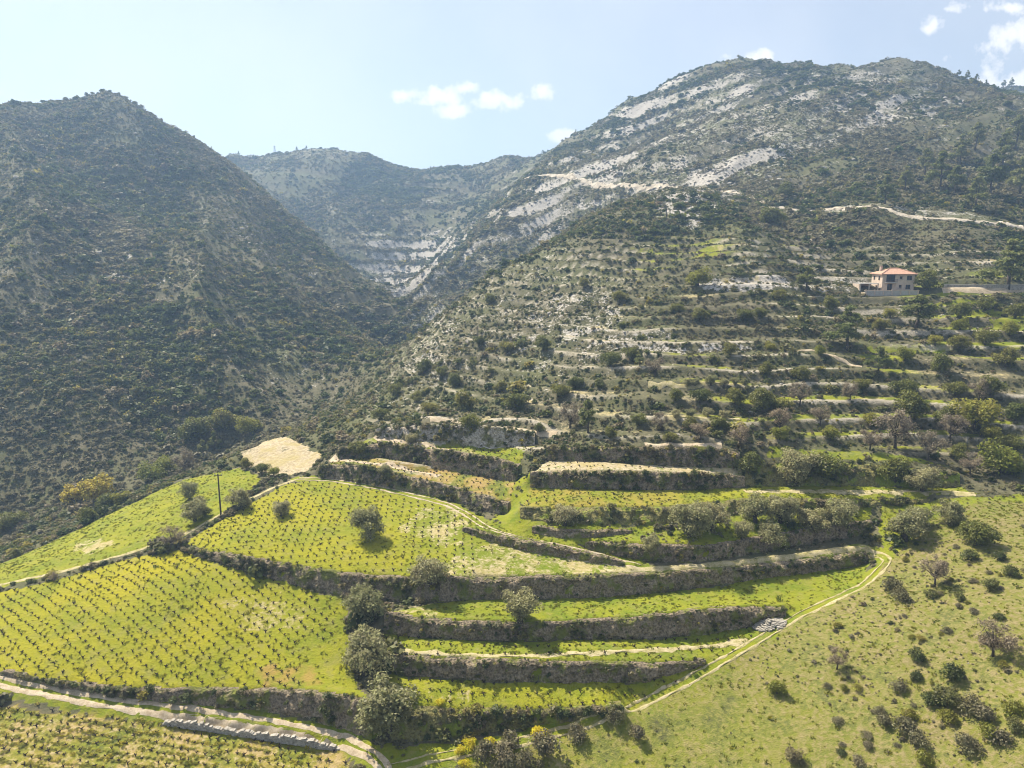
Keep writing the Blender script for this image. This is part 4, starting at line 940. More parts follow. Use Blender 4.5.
# ------------------------------------------------------------------ scattered ground cover (stuff) through geometry nodes
def proto_collection(name, meshes):
    c = bpy.data.collections.new(name)
    for i, me in enumerate(meshes):
        o = bpy.data.objects.new('%s_%02d' % (name, i), me); c.objects.link(o)
    return c
def scatter(name, pts, rot, scl, idx, coll, label, cat):
    me = bpy.data.meshes.new(name); me.vertices.add(len(pts)); me.vertices.foreach_set('co', np.asarray(pts, np.float32).ravel())
    for k, t, v in (('rot', 'FLOAT_VECTOR', rot), ('scl', 'FLOAT_VECTOR', scl)):
        a = me.attributes.new(k, t, 'POINT'); a.data.foreach_set('vector', np.asarray(v, np.float32).ravel())
    a = me.attributes.new('idx', 'INT', 'POINT'); a.data.foreach_set('value', np.asarray(idx, np.int32)); me.update()
    o = obj(name, me); tag(o, label, cat, kind='stuff')
    ng = bpy.data.node_groups.new('scatter_' + name, 'GeometryNodeTree')
    ng.interface.new_socket('Geometry', in_out='INPUT', socket_type='NodeSocketGeometry'); ng.interface.new_socket('Geometry', in_out='OUTPUT', socket_type='NodeSocketGeometry')
    gi = ng.nodes.new('NodeGroupInput'); go = ng.nodes.new('NodeGroupOutput'); ip = ng.nodes.new('GeometryNodeInstanceOnPoints'); ci = ng.nodes.new('GeometryNodeCollectionInfo')
    ci.inputs['Collection'].default_value = coll; ci.inputs['Separate Children'].default_value = True; ci.inputs['Reset Children'].default_value = True
    ip.inputs['Pick Instance'].default_value = True; L = ng.links.new
    def na(n, t):
        x = ng.nodes.new('GeometryNodeInputNamedAttribute'); x.data_type = t; x.inputs['Name'].default_value = n; return [q for q in x.outputs if q.enabled and q.name == 'Attribute'][0]
    L(gi.outputs[0], ip.inputs['Points']); L(ci.outputs[0], ip.inputs['Instance']); L(na('idx', 'INT'), ip.inputs['Instance Index'])
    L(na('rot', 'FLOAT_VECTOR'), ip.inputs['Rotation']); L(na('scl', 'FLOAT_VECTOR'), ip.inputs['Scale']); L(ip.outputs[0], go.inputs[0])
    md = o.modifiers.new('scatter', 'NODES'); md.node_group = ng
    return o
def shrub_mesh(seed, n, size, mat):
    rg = np.random.default_rng(seed); c, r = lobes(rg, 6, 0.6, 0.35, 0.42, 0.42); c += [(0, 0, 0.3)]; r += [0.6]
    V, F = leaves(rg, c, r, n, size, 0.9, 0.7); return mesh('shrub', V, F, mat)
SCRUB = proto_collection('scrub_proto', [shrub_mesh(i, 150, 0.17, M['scrub'] if i < 4 else M['scrubgrey']) for i in range(5)] + [shrub_mesh(20 + i, 56, 0.25, M['scrub']) for i in range(3)] + [shrub_mesh(30, 56, 0.25, M['scrubgrey'])] + [shrub_mesh(40, 90, 0.2, M['scrubdark'])])
def rotscl(n, s, tall=(0.7, 1.15)):
    rot = np.stack([rng.normal(0, 0.12, n), rng.normal(0, 0.12, n), rng.uniform(0, 6.28, n)], 1)
    return rot, np.stack([s * rng.uniform(0.85, 1.2, n), s * rng.uniform(0.85, 1.2, n), s * rng.uniform(*tall, n)], 1)
def normal_at(x, y, e=1.5):
    a = (H(x + e, y) - H(x - e, y)) / (2 * e); b = (H(x, y + e) - H(x, y - e)) / (2 * e); return a, b
FIELDS = ['A', 'B', 'C', 'B1', 'B2', 'B3', 'T1', 'TR', 'R1', 'R2', 'U1', 'U2', 'E', 'PF', 'O']
def in_fields(x, y):
    r = np.zeros(x.shape, bool); k = y < 235
    for n in FIELDS: r[k] |= poly_in(x[k], y[k], POLY[n])
    return r
road_pts = np.concatenate([densify([PY(*q) for q in ROAD_UP], 3.0)])
RDX = road_pts[np.argsort(road_pts[:, 0])]
def hill_scrub():
    N = 1400000; small = 0.5
    y = np.sqrt(rng.uniform(62.0 ** 2, 930.0 ** 2, N)); x = rng.uniform(-0.80, 0.80, N) * y + rng.uniform(-25, 25, N)
    dens_c = N / (0.80 * (930.0 ** 2 - 62.0 ** 2))             # candidates per square metre
    L0 = lambda X, Y: lat(LAT, X, Y, LX0, LY0, LST)
    z = L0(x, y); a = (L0(x + 6, y) - z) / 6; b = (L0(x, y + 6) - z) / 6
    nx_, ny_, nz_ = -a, -b, np.ones_like(a); L_ = np.sqrt(nx_ ** 2 + ny_ ** 2 + 1); vx, vy, vz = -x, -y, CZ - z; vl = np.sqrt(vx ** 2 + vy ** 2 + vz ** 2)
    facing = (nx_ * vx + ny_ * vy + nz_ * vz) / (L_ * vl); sm = rng.random(N) < small
    k0 = (facing > -0.16) & (~sm | (y < 640)); x, y, facing, sm = x[k0], y[k0], facing[k0], sm[k0]; N = len(x)
    gm = ground_masks(x, y)
    gul = np.where(y > 180, gully(x, y), 0.76); patch = fbm(x, y, 38, 3, 61); patch2 = fbm(x, y, 14, 2, 62)
    left = x < np.interp(y, VAL[:, 1], VAL[:, 0])
    d = np.where(left, 0.74, np.where(y < 290, 0.62, 0.38)) * np.clip(0.72 + 1.5 * patch + 0.9 * patch2 + 1.6 * (0.76 - gul), 0.22, 2.4); d = np.where(sm, np.where(y < 300, 1.0, 0.75) * (0.5 + 0.9 * sstep(-0.5, 0.5, fbm(x, y, 10, 2, 67))), d); d = np.where(y > 420, d * 0.8, d); d = np.where((y < 235) & (x < -40), d * 1.5, d)
    tm = terr_mask(x, y); zz = lat(LAT, x, y, LX0, LY0, LST); t = terr_phase(x, y, zz); fr = t - np.floor(t)
    d = d * (1 - 0.7 * tm * ((fr < 0.14) | (fr > 0.93))) * (1 - tm * 0.6 * ((fr < 0.48) & (fbm(x, y, 16, 2, 63) > -0.25))) + 0.28 * tm * (fr > 0.6)
    bfp = np.zeros(N); q_ = y > 320; bfp[q_] = bed_phase(x[q_], y[q_], pre_h(x[q_], y[q_])); d = d * (1 - 0.8 * (bfp > 0.6) * bed_mask(x, y))
    d = d * (1 - 0.5 * np.clip(gm['rock'], 0, 1)) * (1 - 0.75 * np.clip(gm['grass'] * 1.2 + gm['dry'], 0, 1))
    d[in_fields(x, y)] = 0
    k = y < 235; rs = np.zeros(N, bool); rs[k] = poly_in(x[k], y[k], POLY['RS']); d[rs] = np.where(sm[rs], 0.9, 0.06) * (0.4 + 1.6 * sstep(20, 75, x[rs] + 0.3 * (y[rs] - 90))) * sstep(-0.5, 0.4, patch2[rs])
    rdy = np.interp(x, RDX[:, 0], RDX[:, 1], left=1e4, right=1e4); d[np.abs(y - rdy) < 4.5] *= 0.12
    hp = HOUSE_XY; d[(np.abs(x - hp[0]) < 11) & (y > hp[1] - 8) & (y < hp[1] + 12)] = 0
    kn = np.nonzero((d > 0) & (y < 235))[0]
    for cl_, w_ in CORR:
        lo, hi = cl_.min(0) - w_, cl_.max(0) + w_; sub = kn[(x[kn] > lo[0]) & (x[kn] < hi[0]) & (y[kn] > lo[1]) & (y[kn] < hi[1])]
        if len(sub): dm_ = np.min((x[sub][:, None] - cl_[None, :, 0]) ** 2 + (y[sub][:, None] - cl_[None, :, 1]) ** 2, axis=1); d[sub[dm_ < w_ * w_]] = 0
    keep = rng.random(N) < d / (dens_c * np.where(sm, small, 1 - small))
    x, y, rs, left, pt, sm = x[keep], y[keep], rs[keep], left[keep], patch[keep], sm[keep]; n = len(x); z = H(x, y)
    s = np.exp(rng.normal(0, 0.38, n)) * np.where(rs, 0.40, np.where(y < 260, 0.66, 0.82)); s = np.where(left & (y < 300), s * 1.12, s)
    big = (rng.random(n) < 0.06 + 0.10 * (pt > 0.15) + 0.12 * (y > 480)) & ~rs; s = np.where(big, s * 1.9, s); s = np.where((gul[keep] < 0.66) & ~rs & (y > 190), s * 1.45, s); s = s * (1 - 0.22 * terr_mask(x, y)); s = np.clip(s, 0.25, 3.2); s = np.where(sm, np.where(rs, 0.17, np.where(y < 300, 0.34, 0.5)) * np.exp(rng.normal(0, 0.3, n)), s)
    rot, scl = rotscl(n, s); near = y < 260
    gn = fbm(x, y, 48, 3, 66); rm_ = (~left) & (y > 320); grey = rng.random(n) < np.where(rm_, 0.34, np.where(left, 0.2, 0.10)) + 0.75 * sstep(0.02, 0.30, gn); dark = (rng.random(n) < 0.06 + 0.8 * sstep(0.05, 0.30, fbm(x + 300, y, 40, 3, 68)) * np.where(y > 520, 1.0, 0.5)) & ~sm & ~rs; s = np.where(dark & (y > 230), s * 1.35, s); rot, scl = rotscl(n, s)
    near = near & (~sm | rs); idx = np.where(near, np.where(grey, 4, rng.integers(0, 4, n)), np.where(grey, 8, rng.integers(5, 8, n))); idx = np.where(dark, 9, idx)
    print('scrub', n)
    far = y > 260
    for m_, nm, lb in ((~far, 'hillside_scrub', 'dense low green and grey scrub covering the terraced hillside and valley edge'), (far, 'mountain_scrub', 'dark evergreen scrub covering the mountain slopes')):
        scatter(nm, np.column_stack([x, y, z - 0.12 * s])[m_], rot[m_], scl[m_], idx[m_], SCRUB, lb, 'scrub')
hg = G(*HOUSE_UV); HOUSE_XY = hg
hill_scrub()
# scrub and weeds growing on the terrace banks
def bank_scrub():
    P_, S_ = [], []
    for nm, w in WALLS.items():
        if nm == 'stone': continue
        T, B = np.array(w['top']), np.array(w['bot']); seg = np.linalg.norm(np.diff(T, axis=0), axis=1); L_ = seg.sum(); h = np.mean(T[:, 2] - B[:, 2])
        den = dict(front=2.0, w1a=2.2, w4=2.6, s1=1.4, r1=2.8, r1b=1.8, r2=3.0, u1=2.4, u2=2.8, u3=2.0, w3=2.2, w2=2.2, w1b=2.0, w0=2.0, s2=2.0, o1=2.0)[nm] * 1.0
        n = int(L_ * max(h, 1.0) * den); t = rng.uniform(0, L_, n); d = np.concatenate([[0], np.cumsum(seg)]); f = rng.beta(1.1, 0.65, n)
        q = np.stack([np.interp(t, d, T[:, k]) * f + np.interp(t, d, B[:, k]) * (1 - f) for k in range(3)], 1); q[:, 1] -= rng.uniform(0.05, 0.45, n); q[:, 2] -= 0.1
        cl = fbm(t, np.full(n, len(nm) * 3.0), 6, 2, 71); k = cl > rng.uniform(-0.7, 0.35, n); q = q[k]
        m_ = int(L_ * 1.6); t2 = rng.uniform(0, L_, m_); q2 = np.stack([np.interp(t2, d, T[:, k2]) for k2 in range(3)], 1); q2[:, 1] += rng.uniform(-0.25, 0.9, m_); q2[:, 2] -= 0.06; k2 = fbm(t2, np.full(m_, len(nm) * 5.0), 4, 2, 73) > rng.uniform(-0.6, 0.4, m_); P_.append(q2[k2]); S_.append(np.exp(rng.normal(0, 0.3, k2.sum())) * 0.20)
        P_.append(q); S_.append(np.exp(rng.normal(0, 0.35, len(q))) * (0.52 if nm not in ('w3', 'w2', 'w1b', 'w0', 's2', 'o1') else 0.31))
    p = np.concatenate(P_); s = np.concatenate(S_); rot, scl = rotscl(len(p), s); scatter('bank_scrub', p, rot, scl, np.where(rng.random(len(p)) < 0.28, 4, rng.integers(0, 4, len(p))), SCRUB, 'dark scrub and weeds growing on the terrace banks', 'scrub')
bank_scrub()
# extra single shrubs on the grassy right slope
def slope_shrubs():
    xs = np.array([q[0] for q in POLY['RS']]); ys = np.array([q[1] for q in POLY['RS']]); c = 0
    while c < 75:
        x = rng.uniform(xs.min(), xs.max()); y = rng.uniform(max(66, ys.min()), ys.max())
        if not poly_in(np.array([x]), np.array([y]), POLY['RS'])[0] or rng.random() > sstep(15, 70, x + 0.2 * (y - 90)) + 0.03: continue
        if fbm(np.array([x]), np.array([y]), 9, 2, 64)[0] < rng.uniform(-0.4, 0.3): continue
        k = ['bush', 'greybush', 'goldbush', 'greybush'][rng.integers(0, 4)]; lb = dict(bush=('dark green rounded shrub on the grassy right slope', 'dark shrubs on the right slope'), greybush=('grey-green low shrub on the grassy right slope', 'grey shrubs on the right slope'), goldbush=('yellow-green rounded shrub on the grassy right slope', 'yellow-green shrubs on the right slope'))[k]
        plant(k, (x, y, H1(x, y)), rng.uniform(0.8, 2.3), *lb, sz=rng.uniform(0.55, 0.85)); c += 1
slope_shrubs()
# loose pale rocks on the stony hillside and mountain
def rocks():
    rg = np.random.default_rng(5); ms = []
    for i in range(4):
        v = rg.normal(size=(14, 3)); v /= np.linalg.norm(v, axis=1)[:, None]; v *= (0.55, 0.5, 0.36) * rg.uniform(0.8, 1.2, (14, 1))
        import bmesh
        bm = bmesh.new(); [bm.verts.new(q) for q in v]; bmesh.ops.convex_hull(bm, input=bm.verts); me = bpy.data.meshes.new('rock'); bm.to_mesh(me); bm.free(); me.materials.append(M['stone']); ms.append(me)
    cl = proto_collection('rock_proto', ms); N = 120000
    y = np.sqrt(rng.uniform(66.0 ** 2, 720.0 ** 2, N)); x = rng.uniform(-0.7, 0.78, N) * y; gm = ground_masks(x, y); rk = gm['rock']
    k_ = y < 235; rs = np.zeros(N, bool); rs[k_] = poly_in(x[k_], y[k_], POLY['RS'])
    tm = terr_mask(x, y); pr = np.where(rs, 0.10 * sstep(30, 70, x), rk ** 1.5 * 0.8 + 0.10 * tm + 0.05) * sstep(-0.3, 0.4, fbm(x, y, 12, 2, 77)); pr[in_fields(x, y)] = 0.0
    k = rng.random(N) < pr * 0.55; x, y, rs = x[k], y[k], rs[k]; n = len(x); s = np.exp(rng.normal(0, 0.45, n)) * np.where(rs, 0.22, np.where(y > 300, 1.3, 0.6)); s = np.clip(s, 0.1, 3.5); rot, scl = rotscl(n, s); print('rocks', n)
    scatter('loose_rocks', np.column_stack([x, y, H(x, y) + 0.0]), rot, scl, rng.integers(0, 4, n), cl, 'pale limestone rocks strewn over the stony slopes', 'rocks')
rocks()
# grass tufts in the fields
def grass():
    ms = []
    for i in range(4):
        rg = np.random.default_rng(40 + i); V, F = [], []
        for k in range(16):
            a = rg.uniform(0, 6.28); r = 0.32 * math.sqrt(rg.random()); x, y = r * math.cos(a), r * math.sin(a); t = rg.uniform(0, 6.28); w = 0.07; h = rg.uniform(0.10, 0.24); lx_, ly_ = rg.normal(0, 0.08, 2); o = len(V)
            V += [(x - w * math.cos(t), y - w * math.sin(t), -0.03), (x + w * math.cos(t), y + w * math.sin(t), -0.03), (x + lx_ + w * .5 * math.cos(t), y + ly_ + w * .5 * math.sin(t), h), (x + lx_ - w * .5 * math.cos(t), y + ly_ - w * .5 * math.sin(t), h)]; F.append((o, o + 1, o + 2, o + 3))
        ms.append(mesh('tuft', V, np.array(F), M['blade']))
    cl = proto_collection('tuft_proto', ms); P_ = []
    for nm, den in (('A', 1.3), ('B', 1.6), ('C', 1.1), ('B1', 2.6), ('B2', 2.4), ('B3', 2.4), ('T1', 1.0), ('TR', 2.6), ('O', 2.5), ('OL', 2.0), ('R1', 2.0), ('U2', 2.0), ('U1', 0.7), ('RS', 1.5), ('R2', 0.8), ('G48', 2), ('G49', 2)):
        q = np.array([p[:2] for p in POLY[nm]]); lo, hi = q.min(0), q.max(0); n = int(np.prod(hi - lo) * den); x = rng.uniform(lo[0], hi[0], n); y = rng.uniform(lo[1], hi[1], n)
        k = poly_in(x, y, POLY[nm]) & (fbm(x, y, 5, 3, 88) > rng.uniform(-1.0, 0.35, n)); g = ground_masks(x[k], y[k]); kk = rng.random(k.sum()) > g['dry'] * 1.1; P_.append(np.column_stack([x[k][kk], y[k][kk]]))
    p = np.concatenate(P_); n = len(p); s = np.exp(rng.normal(0, 0.35, n)) * 0.55; rot, scl = rotscl(n, s); print('tufts', n)
    scatter('field_grass', np.column_stack([p, H(p[:, 0], p[:, 1])]), rot, scl, rng.integers(0, 4, n), cl, 'short yellow-green spring grass over the fields and slope', 'grass')
grass()
# weedy rows in the lower field
def weed_rows():
    ms = [shrub_mesh(60 + i, 60, 0.2, M['weed']) for i in range(3)]; cl = proto_collection('weed_proto', ms)
    a, b = np.array(G(0, 702)[:2]), np.array(G(330, 752)[:2]); d = (b - a) / np.linalg.norm(b - a); nn = np.array([-d[1], d[0]]); P_ = []
    for r in range(26):
        t = np.arange(-40, 75, 0.26); t = t + rng.normal(0, 0.1, len(t)); o = -1.2 * r + 2.4 + 0.25 * fbm(t, np.full(len(t), r * 7.0), 8, 2, 91) + rng.normal(0, 0.16, len(t))
        q = a + np.outer(t, d) + np.outer(o, nn); k = poly_in(q[:, 0], q[:, 1], POLY['E']) & (fbm(q[:, 0], q[:, 1], 4, 3, 92) > rng.uniform(-0.75, 0.25, len(q)) + 0.5 * sstep(-38, -22, q[:, 0]) - 0.2); P_.append(q[k])
    p = np.concatenate(P_); n = len(p); s = np.exp(rng.normal(0, 0.3, n)) * 0.31; rot, scl = rotscl(n, s, (0.3, 0.55)); scatter('weed_rows', np.column_stack([p, H(p[:, 0], p[:, 1])]), rot, scl, rng.integers(0, 3, n), cl, 'rows of yellow-green weeds across the lower ploughed field', 'weeds')
weed_rows()

# ------------------------------------------------------------------ vines
def vine_mesh(seed):
    rg = np.random.default_rng(seed); m = MB(); h = rg.uniform(0.20, 0.30); top = (rg.uniform(-.08, .08), rg.uniform(-.08, .08), h)
    m.tube([(0, 0, -0.1), (rg.uniform(-.06, .06), rg.uniform(-.06, .06), h * 0.5), top], [0.13, 0.11, 0.13], 6)
    n = rg.integers(3, 5); a0 = rg.uniform(0, 6.28)
    for i in range(n):
        a = a0 + 6.28 * i / n + rg.uniform(-.4, .4); r = rg.uniform(0.28, 0.46); e = (top[0] + r * math.cos(a), top[1] + r * math.sin(a), h + rg.uniform(0.12, 0.26)); md = (top[0] + .6 * r * math.cos(a), top[1] + .6 * r * math.sin(a), h + 0.08)
        m.tube([top, md, e], [0.10, 0.08, 0.05], 5)
        m.tube([e, (e[0] + rg.uniform(-.12, .12), e[1] + rg.uniform(-.12, .12), e[2] + 0.10)], [0.035, 0.015], 4)
    return m.me('vine', M['vine'])
VM = [vine_mesh(i) for i in range(6)]
def vine_grid(poly, s1, s2, ang, jit=0.1, miss=0.06, inset=0.0):
    q = np.array([p[:2] for p in poly]); c = q.mean(0); R_ = np.linalg.norm(q - c, axis=1).max(); n1, n2 = int(R_ / s1) + 1, int(R_ / s2) + 1; i, j = np.meshgrid(np.arange(-n1, n1 + 1), np.arange(-n2, n2 + 1)); ca, sa = math.cos(ang), math.sin(ang)
    u, v = i.ravel() * s1 + rng.normal(0, jit, i.size), j.ravel() * s2 + rng.normal(0, jit, i.size); x = c[0] + u * ca - v * sa; y = c[1] + u * sa + v * ca
    k = poly_in(x, y, poly) & (rng.random(len(x)) > miss); return np.column_stack([x, y])[k]
va = vine_grid(POLY['A'], 1.32, 1.5, R(-36), 0.07, 0.03)
pr = np.column_stack(project(va[:, 0], va[:, 1], H(va[:, 0], va[:, 1]))); va = va[(pr[:, 0] < 335) & ~((pr[:, 0] > 300) & (pr[:, 1] > 640))]
vc = vine_grid(POLY['C'], 1.45, 1.75, R(4), 0.08, 0.04); pr = np.column_stack(project(vc[:, 0], vc[:, 1], H(vc[:, 0], vc[:, 1]))); vc = vc[(pr[:, 0] < 475) & (np.hypot(pr[:, 0] - 369, (pr[:, 1] - 535) * 1.6) > 30)]
rest = [vc]
for nm, a, b, t in (('E', 1.2, 1.33, -15), ('R1', 1.6, 2.2, 0), ('U2', 1.5, 2.2, -12), ('U1', 1.4, 1.8, -14), ('B3', 1.5, 1.9, 0), ('B2', 1.6, 2.2, 0), ('R2', 1.5, 2.4, 0)):
    q = vine_grid(POLY[nm], a, b, R(t), 0.08, 0.12)
    if nm in ('R1', 'R2'): q = q[q[:, 0] < 30]
    rest.append(q)
order = np.argsort(np.hypot(va[:, 0], va[:, 1])); vis = [i for i in order if abs(va[i, 0]) < 0.74 * va[i, 1]]
VL = 'gnarled dark bare bush vine in the front part of the big yellow-green field'
for i in vis[:300]:
    x, y = va[i]; o = obj('grape_vine', VM[int(rng.integers(0, 6))], None, (x, y, H1(x, y))); s = rng.uniform(0.56, 0.78); o.scale = (s, s, s); o.rotation_euler = (0, 0, rng.uniform(0, 6.28)); tag(o, VL, 'vine', 'vines in the big front field')
sel = np.array([i for i in range(len(va)) if i not in set(vis[:300])]); rest.append(va[sel]); vr = np.concatenate(rest); n = len(vr); s = rng.uniform(0.52, 0.72, n); rot, scl = rotscl(n, s, (0.9, 1.2)); rot[:, :2] *= 0.3
print('vines', len(va), len(vc), n)
scatter('grape_vines', np.column_stack([vr, H(vr[:, 0], vr[:, 1])]), rot, scl, rng.integers(0, 6, n), proto_collection('vine_proto', VM), 'dark bare bush vines in rows over the farther fields and terraces', 'vines')

# ------------------------------------------------------------------ poles and pylon
def pole(u, v, hpx, label, arm=True):
    g = G(u, v); d = math.dist(g, (0, 0, CZ)); h = hpx * d / FOC * 1.06; root = empty('utility_pole', g); tag(root, label, 'pole')
    m = MB(); r = 0.15 if arm else 0.18; m.tube([(0, 0, -0.5), (0, 0, h)], [r * 1.15, r * 0.8], 10); obj('post', m.me('post', M['pole']), root)
    m = MB(); m.box((0, 0.14, h - 0.35), (1.5, 0.1, 0.12)); ca = obj('crossarm', m.me('crossarm', M['pole']), root)
    for k in (-0.65, 0.0, 0.65):
        m = MB(); m.tube([(k, 0.14, h - 0.29), (k, 0.14, h - 0.2), (k, 0.14, h - 0.08)], [0.05, 0.07, 0.04], 8); obj('insulator', m.me('insulator', M['metal']), ca)
pole(221, 516, 38, 'tall wooden utility pole standing beside the path above the vine fields')
pole(478, 343, 16, 'slim wooden pole on the stony hillside above the terraces')
pole(666, 224, 14, 'slim wooden pole just below the mountain road')
def pylon():
    a = PY(275, 157, 866); g = (a[0], 866, H1(a[0], 866)); root = empty('lattice_mast', g); tag(root, 'tiny lattice mast on the skyline of the distant ridge', 'mast'); h = 10.0
    for sx in (-1, 1):
        for sy in (-1, 1): m = MB(); m.tube([(sx * 1.3, sy * 1.3, -1), (sx * 0.25, sy * 0.25, h)], [0.14, 0.1], 5); obj('leg', m.me('leg', M['metal']), root)
    m = MB()
    for k in range(5):
        t0, t1 = k / 5, (k + 1) / 5; w0, w1 = 1.3 - 1.05 * t0, 1.3 - 1.05 * t1
        for sy in (-1, 1): m.tube([(-w0, sy * w0, t0 * h), (w1, sy * w1, t1 * h)], [0.06, 0.06], 4); m.tube([(w0, sy * w0, t0 * h), (-w1, sy * w1, t1 * h)], [0.06, 0.06], 4)
    obj('bracing', m.me('bracing', M['metal']), root)
    for z in (h - 1.0, h - 2.6): m = MB(); m.box((0, 0, z), (3.2, 0.2, 0.2)); obj('crossarm', m.me('crossarm', M['metal']), root)
pylon()

# ------------------------------------------------------------------ the house on the terrace
def house():
    M['plaster'] = mat_simple('house_stone', (0.47, 0.37, 0.29), (0.60, 0.49, 0.39), 1.2, 0.9, 0.3, 0.03); M['roof'] = mat_simple('roof_tiles', (0.38, 0.215, 0.15), (0.50, 0.315, 0.225), 2.0, 0.85, 0.5, 0.04)
    M['frame'] = mat_simple('window_wood', (0.12, 0.06, 0.035), (0.18, 0.09, 0.05), 5, 0.7, 0.1, 0.01); M['glass'] = mat_simple('dark_glass', (0.015, 0.018, 0.02), (0.03, 0.035, 0.04), 2, 0.12, 0.0, 0.01, 0.6); M['concrete'] = mat_simple('concrete', (0.34, 0.32, 0.29), (0.46, 0.44, 0.40), 1.5, 0.9, 0.2, 0.02); M['dark'] = mat_simple('dark_metal', (0.03, 0.03, 0.035), (0.05, 0.05, 0.055), 3, 0.5, 0.0, 0.01, 0.4)
    x0, y0, z0 = hg[0], hg[1] + 3.2, hg[2] + 0.35; W, D, Hh = 9.0, 7.6, 5.0
    root = empty('house', (x0, y0, z0)); tag(root, 'two-storey pinkish stone house with orange hipped roof on the terraces', 'house'); rz = R(-4); root.rotation_euler = (0, 0, rz)
    # openings cut into the front wall, built as pieces round the holes: x0,x1,z0,z1
    holes = [(-3.4, -0.9, 2.9, 5.0), (-3.0, -1.5, 0.15, 2.3), (0.35, 1.15, 3.7, 4.5), (2.4, 3.9, 3.4, 4.7), (0.3, 1.1, 1.2, 2.0), (2.2, 3.6, 0.8, 2.1)]
    xs = sorted({-W / 2, W / 2, *[h[0] for h in holes], *[h[1] for h in holes]}); zs = sorted({-1.5, Hh, *[h[2] for h in holes], *[h[3] for h in holes]})
    m = MB(); t = 0.35
    for i in range(len(xs) - 1):
        for k in range(len(zs) - 1):
            cx, cz = (xs[i] + xs[i + 1]) / 2, (zs[k] + zs[k + 1]) / 2
            if any(h[0] < cx < h[1] and h[2] < cz < h[3] for h in holes): continue
            m.box((cx, -D / 2 + t / 2, cz), (xs[i + 1] - xs[i], t, zs[k + 1] - zs[k]))
    m.box((-W / 2 + t / 2, t / 2, (Hh - 1.5) / 2), (t, D - t, Hh + 1.5)); m.box((W / 2 - t / 2, t / 2, (Hh - 1.5) / 2), (t, D - t, Hh + 1.5)); m.box((0, D / 2 - t / 2, (Hh - 1.5) / 2), (W - 2 * t, t, Hh + 1.5))
    obj('wall', m.me('wall', M['plaster']), root)
    m = MB(); m.box((0, 0, 2.65), (W - 2 * t, D - 2 * t, 0.25)); obj('floor_slab', m.me('floor_slab', M['concrete']), root)
    e = 0.55; a, b = W / 2 + e, D / 2 + e; rd = 1.75; m = MB()
    m.add([(-a, -b, Hh + .2), (a, -b, Hh + .2), (a, b, Hh + .2), (-a, b, Hh + .2), (-1.1, 0, Hh + rd), (1.1, 0, Hh + rd), (-a, -b, Hh), (a, -b, Hh), (a, b, Hh), (-a, b, Hh)], [(0, 1, 5, 4), (1, 2, 5), (2, 3, 4, 5), (3, 0, 4), (6, 7, 1, 0), (7, 8, 2, 1), (8, 9, 3, 2), (9, 6, 0, 3), (9, 8, 7, 6)])
    rf = obj('roof', m.me('roof', M['roof']), root); m = MB(); m.box((-3.2, 1.0, Hh + 1.6), (0.6, 0.6, 1.5)); m.box((-3.2, 1.0, Hh + 2.4), (0.8, 0.8, 0.12)); obj('chimney', m.me('chimney', M['plaster']), rf)
    m = MB(); m.tube([(-a, -b, Hh + .25), (-1.1, 0, Hh + rd + .05)], [.12, .12], 6); m.tube([(a, -b, Hh + .25), (1.1, 0, Hh + rd + .05)], [.12, .12], 6); m.tube([(-1.1, 0, Hh + rd + .05), (1.1, 0, Hh + rd + .05)], [.14, .14], 6); obj('ridge_tiles', m.me('ridge_tiles', M['roof']), rf)
    for i, h in enumerate(holes):
        cx, cz, w_, h_ = (h[0] + h[1]) / 2, (h[2] + h[3]) / 2, h[1] - h[0], h[3] - h[2]; y_ = -D / 2 + 0.28
        m = MB(); f = 0.09
        m.box((h[0] + f / 2, y_, cz), (f, 0.1, h_)); m.box((h[1] - f / 2, y_, cz), (f, 0.1, h_)); m.box((cx, y_, h[2] + f / 2), (w_ - 2 * f, 0.1, f)); m.box((cx, y_, h[3] - f / 2), (w_ - 2 * f, 0.1, f)); m.box((cx, y_, cz), (0.07, 0.09, h_ - 2 * f))
        wd = obj('door' if i == 1 else 'window', m.me('window', M['frame']), root)
        m = MB(); m.box((cx, y_ + 0.02, cz), (w_ - 2 * f, 0.03, h_ - 2 * f)); obj('pane', m.me('pane', M['glass']), wd)
        m = MB(); m.box((cx, -D / 2 - 0.08, h[2] - 0.06), (w_ + 0.3, 0.26, 0.1)); obj('sill', m.me('sill', M['concrete']), wd)
    for (yy, zz) in ((-1.6, 3.9), (1.8, 3.9), (0, 1.2)):
        m = MB(); m.box((-W / 2 - 0.03, yy, zz), (0.08, 1.0, 1.1)); wd = obj('window', m.me('window', M['frame']), root); m = MB(); m.box((-W / 2 - 0.075, yy, zz), (0.03, 0.8, 0.9)); obj('pane', m.me('pane', M['glass']), wd)
    m = MB(); m.box((-2.2, -D / 2 - 0.55, 2.72), (3.2, 1.1, 0.16)); bl = obj('balcony', m.me('balcony', M['concrete']), root); m = MB()
    for k in range(12): m.box((-3.75 + k * 0.28, -D / 2 - 1.05, 3.2), (0.04, 0.04, 0.8))
    m.box((-2.2, -D / 2 - 1.05, 3.64), (3.2, 0.06, 0.06)); obj('railing', m.me('railing', M['dark']), bl)
    # carport to the left
    r2 = empty('carport', (x0 - 8.2, y0 - 0.6, z0)); tag(r2, 'flat-roofed grey carport with dark opening on the left of the house', 'carport')
    m = MB(); m.box((0, 0, 2.35), (5.6, 5.0, 0.18)); obj('roof', m.me('roof', M['concrete']), r2)
    for sx in (-2.6, 0, 2.6): m = MB(); m.box((sx, -2.3, 0.6), (0.22, 0.22, 3.3)); obj('post', m.me('post', M['concrete']), r2)
    m = MB(); m.box((0, 2.35, 0.4), (5.6, 0.2, 3.7)); m.box((-2.7, 0.1, 0.4), (0.18, 4.3, 3.7)); obj('wall', m.me('wall', M['plaster']), r2)
